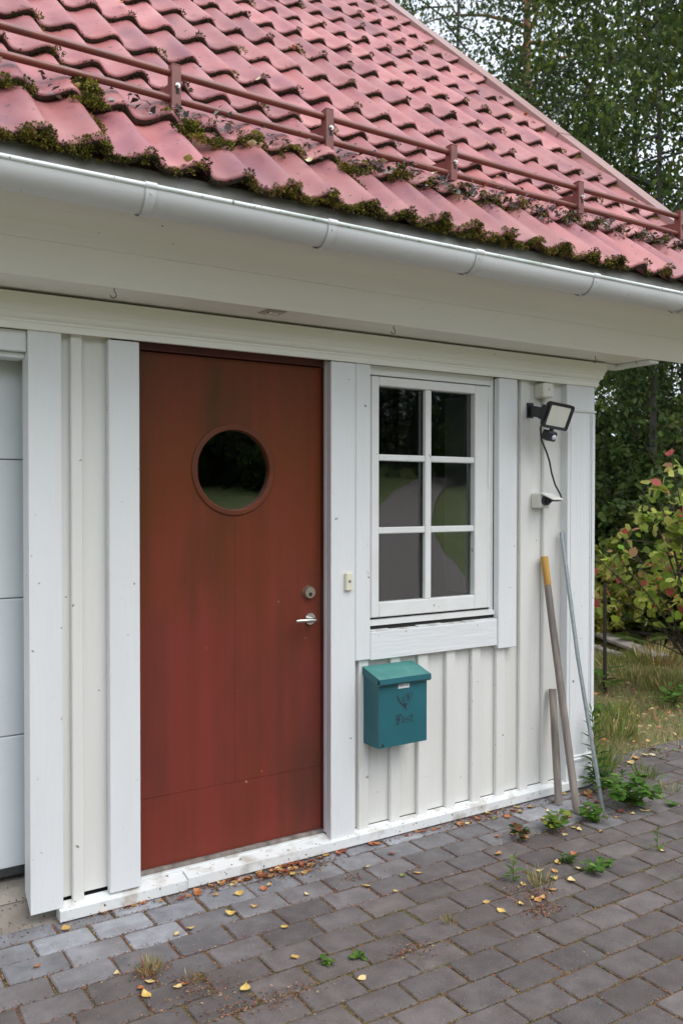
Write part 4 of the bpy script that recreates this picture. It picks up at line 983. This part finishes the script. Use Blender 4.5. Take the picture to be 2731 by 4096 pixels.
bushy('rosette_weed', 'tiny pale rosette weed farthest out along the paving edge', (4.149, -.488, 0), .035, .03, 16, .030, G1, ns=5)
bushy('rosette_weed', 'tiny green weed with two leaf tufts in front of the door step joints', (1.805, -.874, 0), .035, .03, 14, .028, G1, ns=4)
bushy('rosette_weed', 'small yellow-green weed beside a pale leaf near the photo bottom', (1.682, -.849, 0), .03, .03, 12, .026, G1+GY_, ns=4)
def upright(name, label, loc, H, n, lsize, pal, wd=.45, lean=(0, 0), grp='weeds growing in the paving', cat='weed', whorl=1):
    loc = np.array(loc); st = [([tuple(loc), tuple(loc+np.array([lean[0]*.4, lean[1]*.4, H*.5])), tuple(loc+np.array([lean[0], lean[1], H]))], .0022)]
    t = np.linspace(.08, 1, n); base = loc+np.stack([lean[0]*t**1.3, lean[1]*t**1.3, H*t], 1); az = np.arange(n)*2.4
    D = np.stack([np.cos(az), np.sin(az), .25+.9*t**3], 1); Nn = np.tile([0, 0, 1.0], (n, 1))
    V = leaf_quads(base, D, Nn, lsize*(1.05-.55*t)*pr_.uniform(.8, 1.2, n), wd, .08)
    return finish_plant(name, label, tuple(loc), V, pick_colours(n, pal, [1]*len(pal), .12, pr_), st, M['stem'], grp, cat)
upright('upright_weed', 'small upright weed with bright pointed leaves in front of the wall', (2.737, -.713, 0), .11, 14, .060, G1)
upright('upright_weed', 'small upright weed with a yellow leaf lying at its foot', (3.56, -.842, 0), .10, 9, .050, G1)
upright('willowherb', 'tall slender weed with narrow leaves at the house corner', (4.02, -.075, 0), .47, 46, .115, G2+G1[:1], .20, (-.05, .0), cat='weed')
bushy('corner_weed', 'dark leafy weed clump at the foot of the tall slender weed', (4.02, -.11, 0), .13, .20, 120, .060, G2, wd=.3, ns=10)
# grass tufts
def tuft(name, label, loc, n, h, R, pal, grp, spread=.6):
    loc = np.array(loc, float); a = pr_.uniform(0, 2*pi, n); r0 = R*np.sqrt(pr_.random(n))*.5
    Cc = loc+np.stack([r0*np.cos(a), r0*np.sin(a), np.zeros(n)], 1); D = np.stack([np.cos(a)*spread*pr_.random(n), np.sin(a)*spread*pr_.random(n), np.ones(n)], 1)
    V = leaf_quads(Cc, D, rand_unit(n, pr_), h*pr_.uniform(.4, 1.1, n), .045, .05)
    o = add(name, quad_mesh(name, V-loc, pick_colours(n, pal, [1]*len(pal), .2, pr_), M['grass']), tuple(loc)); tag(o, label, 'grass tuft', grp); return o
STR = [(.48, .36, .17), (.56, .44, .23), (.38, .25, .12)]; GRG = [(.17, .23, .045), (.22, .27, .06), (.12, .17, .035)]
tg = 'grass tufts in the paving'
tuft('grass_tuft', 'brown and green grass tuft with an orange leaf, nearest the garage post', (1.114, -.554, 0), 160, .06, .09, STR+GRG+[(.30, .13, .06)], tg, 1.0)
tuft('grass_tuft', 'thin grass tuft with a yellow seedling near the garage post', (1.221, -.69, 0), 60, .05, .06, STR+GRG, tg, 1.0)
tuft('grass_tuft', 'dry straw-coloured tuft in front of the window', (2.257, -.847, 0), 70, .05, .05, STR+GRG, tg, .9)
tuft('grass_tuft', 'wispy grass tuft beside the heap of yellow leaves', (2.82, -.80, 0), 90, .09, .10, STR+GRG, tg, .8)
tuft('grass_tuft', 'green grass tuft farther along the paving edge', (4.362, -.312, 0), 90, .07, .12, GRG+STR[:1], tg, 1.0)
tuft('grass_tuft', 'green grass tuft between the big weed and the lawn', (4.42, -.10, 0), 90, .12, .10, GRG, tg, .9)

# ================================================================== ROUGH GRASS BEYOND THE CORNER
gr = np.random.default_rng(31)
n = 90000
x = gr.uniform(4.1, 11.0, n); y = gr.uniform(.10, 6.0, n)
ok = (y > .19+.02*np.sin(x*9)) & ((x > 4.14) | (y < .0)) & (y < (x-3.6)*.95)
keep = gr.random(n) < np.clip(1.5-.16*(x-4), .3, 1); ok &= keep
dens = .5+.5*np.sin(x*3.1+1.3*np.sin(y*2.7))*np.cos(y*3.7+.7*np.sin(x*2.1)); ok &= gr.random(n) < .45+.75*dens
x, y, dens = x[ok], y[ok], dens[ok]; n = len(x)
a = gr.uniform(0, 2*pi, n); Cc = np.stack([x, y, np.full(n, -.035)], 1)
D = np.stack([np.cos(a)*.8*gr.random(n), np.sin(a)*.8*gr.random(n), gr.uniform(.4, 1.0, n)], 1)
hgt = gr.uniform(.03, .10, n)*(1+.8*(dens > .75))
Cg = np.where((gr.random(n) < .58+.35*dens)[:, None], pick_colours(n, GRG+[(.20, .22, .05)], [1, 1, 1, 1], .2, gr), pick_colours(n, STR+[(.36, .16, .08)], [1, 1, 1, .8], .2, gr))
Vg = leaf_quads(Cc, D, rand_unit(n, gr), hgt, .055, .05)
# flat dead leaves and clover among it
m = 9000; x2 = gr.uniform(4.1, 10.5, m); y2 = gr.uniform(.12, 5.5, m); o2 = (y2 < (x2-3.6)*.95); x2, y2 = x2[o2], y2[o2]; m = len(x2)
Vl = leaf_quads(np.stack([x2, y2, gr.uniform(-.03, .015, m)], 1), rand_unit(m, gr)*[1, 1, .3], rand_unit(m, gr)*.5+[0, 0, 1], gr.uniform(.02, .05, m), .6)
Cl = pick_colours(m, [(.42, .22, .12), (.52, .34, .18), (.18, .27, .06), (.22, .31, .07), (.32, .15, .09), (.60, .46, .27)], [3, 2, 2, 2, 2, 1], .2, gr)
tag(add('rough_grass', quad_mesh('rough_grass', np.concatenate([Vg, Vl]), np.concatenate([Cg, Cl]), M['grass']), (0, 0, 0)), 'straw-mixed rough grass with leaf litter beyond the house corner', 'grass', kind='stuff')
tgl = 'tufts in the rough grass'
tuft('grass_tuft', 'dense green grass tuft nearest the paving beyond the corner', (5.05, .66, -.03), 200, .17, .30, GRG+STR[:1], tgl, .8)
tuft('grass_tuft', 'green grass tuft right of the dark stake', (6.75, 1.85, -.03), 220, .22, .35, GRG+STR, tgl, .8)
tuft('grass_tuft', 'tall dry grass tuft in front of the red-leaved bush', (6.75, 1.45, -.03), 320, .22, .5, STR+GRG, tgl, .9)
tuft('grass_tuft', 'tall dry grass tuft at the end of the plank', (7.75, 2.30, -.03), 420, .26, .6, STR+GRG+[(.40, .20, .12)], tgl, 1.0)
tuft('grass_tuft', 'green grass tuft by the paving under the willowy weed', (4.30, .22, -.02), 200, .20, .25, GRG, tgl, .8)
bushy('broadleaf_weed', 'green broadleaf weed at the foot of the dark stake', (6.22, 1.80, -.03), .20, .22, 12, .24, GRG+G1[:1], 'weeds in the rough grass', .22, 6)
bushy('broadleaf_weed', 'small round-leaved weed near the house corner', (5.45, 1.18, -.03), .10, .14, 10, .10, G1, 'weeds in the rough grass', .5, 4)
bushy('broadleaf_weed', 'bright green leafy weed at the right edge of the rough grass', (6.25, 1.05, -.03), .16, .26, 60, .09, G1, 'weeds in the rough grass', .6, 8)

b = MB(); b.tube([(6.25, 1.77, -.06), (6.247, 1.772, .40), (6.241, 1.77, .944)], [.018, .017, .016], 6); tag(b.build('iron_stake', M['rust']), 'dark rusty stake standing upright in the rough grass', 'stake')
b = MB(); a0, a1 = Vector((8.75, 4.75, .13)), Vector((7.72, 2.25, .05)); lean_bar(b, a0, a1, .20, .05, 6, .01)
tag(b.build('timber_plank', M['plank']), 'weathered grey plank lying in the grass behind the stake', 'plank')
b = MB(); lean_bar(b, (8.3, 4.4, -.01), (7.65, 2.75, .0), .09, .07, 6, .01); tag(b.build('timber_offcut', M['plank']), 'pale pole end lying under the grey plank', 'timber')
bl = random.Random(8)
for i in range(9):
    cx, cy = 8.6+.18*bl.uniform(-1, 1)+.1*i*.5, 3.5+.12*i
    L_ = bl.uniform(1.2, 2.0); a = radians(-58+bl.uniform(-16, 16)); z0 = .10+.05*i
    b = MB(); b.tube([(cx-cos(a)*L_/2, cy-sin(a)*L_/2, z0+bl.uniform(-.04, .08)), (cx, cy, z0+.03), (cx+cos(a)*L_/2, cy+sin(a)*L_/2, z0+bl.uniform(-.05, .04))], [bl.uniform(.02, .035), .028, .018], 7)
    tag(b.build('dead_branch', M['log'], None, 60), 'dark dead branch in the brush pile behind the plank', 'branch', 'branches in the brush pile')

# ================================================================== TREES AND SHRUBS
def build_crown(rs, limbs, per, lsize, wd, pal, wts, spread, droop=0.0, flatn=.6, hexa=False):
    Cs = []; Ds = []
    for pts in limbs:
        pts = np.array(pts); m = per
        seg = rs.uniform(.25, 1, m)*(len(pts)-1); i0 = np.minimum(seg.astype(int), len(pts)-2); t = (seg-i0)[:, None]
        base = pts[i0]*(1-t)+pts[i0+1]*t
        ncl = max(3, m//44); cc = base[rs.integers(0, m, ncl)]+rs.normal(0, spread, (ncl, 3))
        w_ = rs.integers(0, ncl, m); P = cc[w_]+rs.normal(0, spread*.36, (m, 3))
        if droop: P[:, 2] -= np.abs(rs.normal(0, droop, m))
        Cs.append(P); Ds.append(rand_unit(m, rs)+[0, 0, -.45 - droop*.6])
    Cc = np.concatenate(Cs); D = np.concatenate(Ds); nn = len(Cc)
    V = (leaf_hex if hexa else leaf_quads)(Cc, D, rand_unit(nn, rs)+[0, 0, flatn], lsize*rs.uniform(.6, 1.3, nn), wd, .08)
    return V, pick_colours(nn, pal, wts, .22, rs)
def make_tree(seed, H, r0, h0, n_l, Lmax, per, lsize, wd, pal, wts, spread, up=.5, droop=0.0, shape='oval', bark='barkgrey', lean=0.0, subs=3):
    rs = np.random.default_rng(seed); tb = MB()
    tp = [Vector((lean*H*(i/10)**1.5+.04*H*.05*sin(i*1.7+seed), .03*sin(i*1.1+seed*2), H*i/10)) for i in range(11)]
    tb.tube(tp, [r0*(1-.85*(i/10)) for i in range(11)], 9)
    limbs = []
    for k in range(n_l):
        f = (k+.5)/n_l; h = h0+(H*.97-h0)*f; fr_ = h/H*10; i0 = min(int(fr_), 9); s = tp[i0].lerp(tp[i0+1], fr_-i0)
        if shape == 'oval': L_ = Lmax*(sin(pi*min(1, .12+.80*f))**.7)
        elif shape == 'cone': L_ = Lmax*(1-f)**.85+.12
        else: L_ = Lmax*(.55+.45*sin(pi*f))
        L_ *= rs.uniform(.7, 1.15); az = k*2.399+rs.uniform(-.4, .4); u_p = up*rs.uniform(.6, 1.3)
        pts = []
        for q in range(6):
            t = q/5; pts.append((s.x+cos(az)*L_*t+.05*L_*sin(5*t+k), s.y+sin(az)*L_*t+.05*L_*cos(4*t+k), s.z+L_*(u_p*t-(.25+droop*.5)*t*t)))
        rb = (r0*.30+.012)*(1-.6*f); tb.tube(pts, [max(.006, rb*(1-.85*q/5)) for q in range(6)], 5, False); limbs.append(pts)
        for sb in range(subs):
            t0 = rs.uniform(.3, .9); b0 = np.array(pts[int(t0*5)]); a2 = az+rs.uniform(-1.2, 1.2); l2 = L_*rs.uniform(.25, .5)
            p2 = [tuple(b0+np.array([cos(a2)*l2*t, sin(a2)*l2*t, l2*(.35*t-(.3+droop)*t*t)])) for t in (0, .33, .66, 1)]
            tb.tube(p2, [max(.005, rb*.4), .008, .006, .004], 4, False); limbs.append(p2)
    V, C = build_crown(rs, limbs, per, lsize, wd, pal, wts, spread, droop)
    tm_ = mesh_from('trunk', tb.V, tb.F, M[bark], None, True)
    return tm_, quad_mesh('crown', V, C, M['leaf'])
def plant_tree(name, meshes, loc, label, cat='tree', group=None, rz=0.0, sc=1.0):
    o = empty(name, loc); tag(o, label, cat, group); o.rotation_euler = (0, 0, rz); o.scale = (sc, sc, sc)
    for nm, me in zip(('trunk', 'crown'), meshes):
        c = bpy.data.objects.new(nm, me); COL.objects.link(c); c.parent = o
    return o
FO = [(.155, .215, .034), (.205, .250, .042), (.110, .165, .030), (.27, .285, .058), (.125, .180, .050)]
FD = [(.085, .135, .028), (.115, .165, .036), (.060, .100, .024), (.15, .19, .044)]
FS = [(.034, .060, .022), (.045, .076, .028), (.024, .046, .018)]
def along(bx, by, t): return (bx*t, -3.55+by*t, -.05)
birch = make_tree(1, 12.0, .065, 2.2, 26, 2.6, 150, .098, .75, FO, [2, 2, 2, 1, 1], .30, .75, .10, 'oval')
aspen = make_tree(2, 13.5, .09, 3.0, 26, 3.2, 160, .105, .80, FO+[(.13, .15, .035)], [2, 2, 2, 2, 1, 1], .34, .7, .0, 'oval')
FH = [(.060, .092, .026), (.080, .118, .032), (.042, .068, .020), (.115, .145, .038)]
hang = make_tree(3, 13.0, .055, 3.6, 26, 2.6, 330, .080, .55, FH, [2, 2, 2, 1], .26, .55, .75, 'oval')
pine = make_tree(4, 19.0, .29, 9.5, 26, 3.0, 260, .11, .10, [(.035, .060, .028), (.05, .075, .035), (.025, .045, .02)], [1, 1, 1], .32, .35, .15, 'flat', 'barkpine')
spruce = make_tree(5, 13.0, .16, .3, 60, 2.7, 190, .11, .34, FS, [1, 1, 1], .20, .12, .30, 'cone', 'barkgrey', subs=2)
plant_tree('birch_tree', birch, along(.826, .664, 15.5), 'slim leafy tree behind the verge at right with sky gaps', sc=1.08)
plant_tree('weeping_birch', hang, along(.842, .647, 13.2), 'dark weeping birch with thin grey trunk right of the house corner', rz=1.0, sc=1.1)
plant_tree('weeping_birch', hang, along(.885, .640, 13.0), 'dark drooping birch crown at the upper right edge', rz=2.6, sc=1.15)
plant_tree('pine_tree', pine, along(.724, .733, 25.0), 'tall pine with bare orange trunk against the white sky', sc=1.05)
plant_tree('aspen_tree', aspen, along(.735, .725, 21.0), 'leafy green tree below the pine crown behind the roof edge', rz=.7, sc=.62)
plant_tree('aspen_tree', aspen, along(.787, .695, 18.0), 'broad green tree between the pine and the slim tree', rz=2.9, sc=.74)
plant_tree('weeping_birch', hang, along(.655, .775, 21.0), 'grey-green drooping birch at the top where the roof meets sky', rz=4.0, sc=1.5)
bt = [(spruce, .80, .69, 29, .42), (spruce, .845, .665, 27, .45), (spruce, .885, .63, 26, .5), (spruce, .825, .675, 31, .5), (spruce, .765, .71, 32, .5), (spruce, .73, .735, 30, .45), (spruce, .86, .65, 32, .55), (birch, .90, .61, 14.5, .9)]
for i, (me, bx, by, t, sc) in enumerate(bt):
    nm = 'spruce_tree' if me is spruce else 'birch_tree'
    plant_tree(nm, me, along(bx, by, t), {'spruce_tree': 'small dark spruce in the wood far behind the garage', 'birch_tree': 'birch in the wood right of the red-leaved bush'}[nm], 'tree', 'trees of the wood behind the garage', rz=i*1.3, sc=sc)
# woods around the clearing (reflected in the glass, closing the view to the sides)
rr_ = random.Random(77)
WN = {'spruce_tree': 'dark spruce in the wood reflected in the window glass', 'birch_tree': 'birch in the wood reflected in the window glass', 'aspen_tree': 'leafy tree in the wood reflected in the window glass'}
def wood_tree(px, py, s0, s1):
    me, nm = (spruce, 'spruce_tree') if s0 > .48 else rr_.choice(((spruce, 'spruce_tree'), (spruce, 'spruce_tree'), (birch, 'birch_tree'), (aspen, 'aspen_tree')))
    plant_tree(nm, me, (px, py, hill(px, py)-.12), WN[nm], 'tree', 'trees around the clearing', rz=rr_.uniform(0, 6), sc=rr_.uniform(s0, s1))
for d, n_, s0, s1 in ((21.5, 26, .34, .42), (23.5, 32, .485, .52), (26, 32, .485, .55)):
    for i in range(n_):
        ph = radians(-55+155*(i+rr_.uniform(-.25, .25))/n_)
        if d < 25 and abs(math.degrees(ph)-42) < 5: continue
        wood_tree(3+d*sin(ph), -4-d*cos(ph), s0, s1)
for i in range(14):
    ph = radians(30+24*i/14+rr_.uniform(-.5, .5)); d = rr_.uniform(30, 34)
    wood_tree(3+d*sin(ph), -4-d*cos(ph), .75, .95)
for i in range(16):
    ph = radians(10+26*i/16+rr_.uniform(-.6, .6)); d = rr_.uniform(22, 25)
    wood_tree(3+d*sin(ph), -4-d*cos(ph), .485, .55)
for i in range(9):
    wood_tree(-17+rr_.uniform(-3, 3), -14+i*3.4, .5, .8)
def make_shrub(seed, H, R, n_st, per, lsize, wd, pal, wts, spread, hexa=False, bare=0.0):
    rs = np.random.default_rng(seed); tb = MB(); limbs = []
    for k in range(n_st):
        a = k*2.4+rs.uniform(-.4, .4); rr = R*rs.uniform(.35, 1.0); hh = H*rs.uniform(.55, 1.0)*(1-.25*rr/R)
        pts = [(rr*cos(a)*t**1.3+.04*sin(7*t+k), rr*sin(a)*t**1.3, hh*(t-.12*t*t)) for t in (0, .25, .5, .75, 1)]
        tb.tube(pts, [.016, .013, .010, .007, .003], 5, False); limbs.append(pts)
        for sb in range(3):
            b0 = np.array(pts[rs.integers(1, 4)]); a2 = rs.uniform(0, 6.28); l2 = R*rs.uniform(.25, .5)
            p2 = [tuple(b0+np.array([cos(a2)*l2*t, sin(a2)*l2*t, l2*(.5*t-.25*t*t)])) for t in (0, .5, 1)]
            tb.tube(p2, [.007, .005, .003], 4, False); limbs.append(p2)
    V, C = build_crown(rs, limbs, per, lsize, wd, pal, wts, spread, 0, 1.0, hexa)
    if bare:
        ok = V.reshape(len(C), -1, 3)[:, 0, 2] > bare*(1+.25*np.sin(5*V.reshape(len(C), -1, 3)[:, 0, 0])); V = V.reshape(len(C), -1, 3)[ok].reshape(-1, 3); C = C[ok]
    V[:, 2] = np.maximum(V[:, 2], .01)
    return mesh_from('stem', tb.V, tb.F, M['log'], None, True), quad_mesh('foliage', V, C, M['leaf'], 6 if hexa else 4)
def plant_shrub(name, meshes, loc, label, cat='shrub', group=None, rz=0.0, sc=1.0):
    o = empty(name, loc); tag(o, label, cat, group); o.rotation_euler = (0, 0, rz); o.scale = (sc, sc, sc)
    for nm, me in zip(('stem', 'foliage'), meshes):
        c = bpy.data.objects.new(nm, me); COL.objects.link(c); c.parent = o
    return o
sh1 = make_shrub(21, 4.2, 1.6, 18, 150, .100, .70, FH+FD[:2], [2, 2, 1, 2, 1, 1], .16, True)  # leaf palette darkened to paint in the deep shade of the thicket
sh2 = make_shrub(22, 1.6, 1.1, 16, 150, .080, .64, FO+[(.18, .20, .045)], [2, 2, 1, 2, 1, 1], .13, True)
red = make_shrub(23, 2.80, 1.10, 20, 40, .088, .86, [(.36, .44, .075), (.46, .48, .12), (.25, .34, .06), (.55, .12, .10), (.44, .26, .13)], [4, 3, 3, .8, 1.1], .13, True, .85)
yel = make_shrub(24, .95, .8, 14, 110, .065, .66, [(.40, .43, .075), (.50, .47, .11), (.26, .32, .06), (.56, .44, .16)], [2, 2, 2, 1], .10, True)
for i, (bx, by, t, me, sc, lb) in enumerate(((.800, .680, 13.4, sh1, 1.0, 'tall dark shrub right beside the house corner'), (.835, .655, 14.0, sh1, 1.05, 'tall dark shrub behind the thin grey trunk'), (.870, .640, 13.0, sh1, 1.0, 'tall dark shrub behind the red-leaved bush'),
        (.775, .705, 14.5, sh1, 1.1, 'tall dark shrub behind the garage side wall'), (.900, .600, 10.5, sh1, 1.0, 'tall dark shrub beyond the right picture edge'), (.820, .668, 15.6, sh1, 1.35, 'tallest dark shrub in the middle of the thicket'), (.86, .63, 16.2, sh1, 1.4, 'tall dark shrub at the back of the thicket'),
        (.806, .672, 12.0, sh2, 1.0, 'mid-green shrub low beside the house corner'), (.838, .652, 12.2, sh2, .95, 'mid-green shrub low under the thin trunk'), (.872, .628, 11.6, sh2, 1.0, 'mid-green shrub low behind the red-leaved bush'))):
    plant_shrub('thicket_shrub', me, along(bx, by, t), lb, 'shrub', 'shrubs of the dark thicket', rz=i*1.7, sc=sc)
for i in range(26):
    ph = radians(-50+150*i/26+rr_.uniform(-2, 2)); d = rr_.uniform(20, 23)
    if abs(math.degrees(ph)-42) < 4: continue
    plant_shrub('wood_edge_shrub', sh1, (3+d*sin(ph), -4-d*cos(ph), hill(3+d*sin(ph), -4-d*cos(ph))-.12), 'bushy shrub at the wood edge reflected in the window glass', 'shrub', 'shrubs along the wood edge', rz=i*1.3, sc=rr_.uniform(.6, .9))
plant_shrub('red_leaved_bush', red, along(.888, .615, 7.7), 'yellow-green bush with red autumn leaves at the right edge', 'bush', rz=.5)
for i, (bx, by, t, sc, lb) in enumerate(((.796, .676, 11.3, 1.3, 'low yellowing undergrowth bush at the house corner'), (.822, .660, 11.4, 1.25, 'low yellowing undergrowth bush behind the dark stake'), (.848, .645, 11.0, 1.2, 'low yellowing undergrowth bush right of the dark stake'), (.79, .69, 10.6, .8, 'low yellowing undergrowth bush hidden by the corner'))):
    plant_shrub('undergrowth_bush', yel, along(bx, by, t), lb, 'bush', 'undergrowth behind the stake', rz=i*2.1, sc=sc)
# ferns
def make_fern(seed, nf=8, L_=.75):
    rs = np.random.default_rng(seed); Vs = []; st = MB()
    for k in range(nf):
        a = 2*pi*k/nf+rs.uniform(-.3, .3); Lf = L_*rs.uniform(.7, 1.1); ca, sa = cos(a), sin(a)
        T = np.linspace(.12, 1, 30); r_f = Lf*.80*T; z_f = Lf*(1.0*T-.75*T*T)
        base = np.stack([ca*r_f, sa*r_f, z_f], 1); st.tube([(0, 0, 0)]+[tuple(p) for p in base[::6]], [.005, .004, .004, .003, .002, .001][:len(base[::6])+1], 4, False)
        wl = Lf*.26*np.sin(pi*np.clip(T*.92+.08, 0, 1))**.8*(1.15-.55*T)
        for sd_ in (-1, 1):
            D = np.tile([-sa*sd_+ca*.35, ca*sd_+sa*.35, -.15], (30, 1))
            Vs.append(leaf_quads(base, D, np.tile([0, 0, 1.0], (30, 1)), wl, .22, .04))
    V = np.concatenate(Vs); n = len(V)//4
    return mesh_from('stem', st.V, st.F, M['stem'], None, True), quad_mesh('frond', V, pick_colours(n, [(.12, .19, .045), (.16, .23, .06), (.09, .15, .035), (.20, .22, .06)], [2, 1, 2, .7], .12, rs), M['leaf'])
f1 = make_fern(41); f2 = make_fern(42, 7, .9)
for i, (bx, by, t, dz, me, sc, lb) in enumerate(((.838, .650, 10.7, .10, f2, 1.0, 'large fern with spread fronds above the brush pile'), (.818, .660, 10.8, .0, f1, 1.0, 'fern behind the top of the dark stake'), (.860, .640, 10.4, .05, f1, 1.05, 'fern right of the brush pile under the bush'), (.802, .672, 10.9, .0, f2, .9, 'fern close to the house corner'), (.85, .65, 11.6, .35, f2, 1.1, 'tall fern reaching up in front of the dark thicket'), (.828, .655, 10.1, .0, f1, .7, 'small fern drooping over the plank'))):
    o = plant_shrub('fern', me, (bx*t, -3.55+by*t, -.04+dz), lb, 'fern', 'ferns behind the plank', rz=i*1.1, sc=sc)
    for c in o.children:
        if c.name.startswith('foliage'): c.name = 'frond'
# parents placed by location only: scale their offsets once more where children use raw mesh coordinates (already in metres)
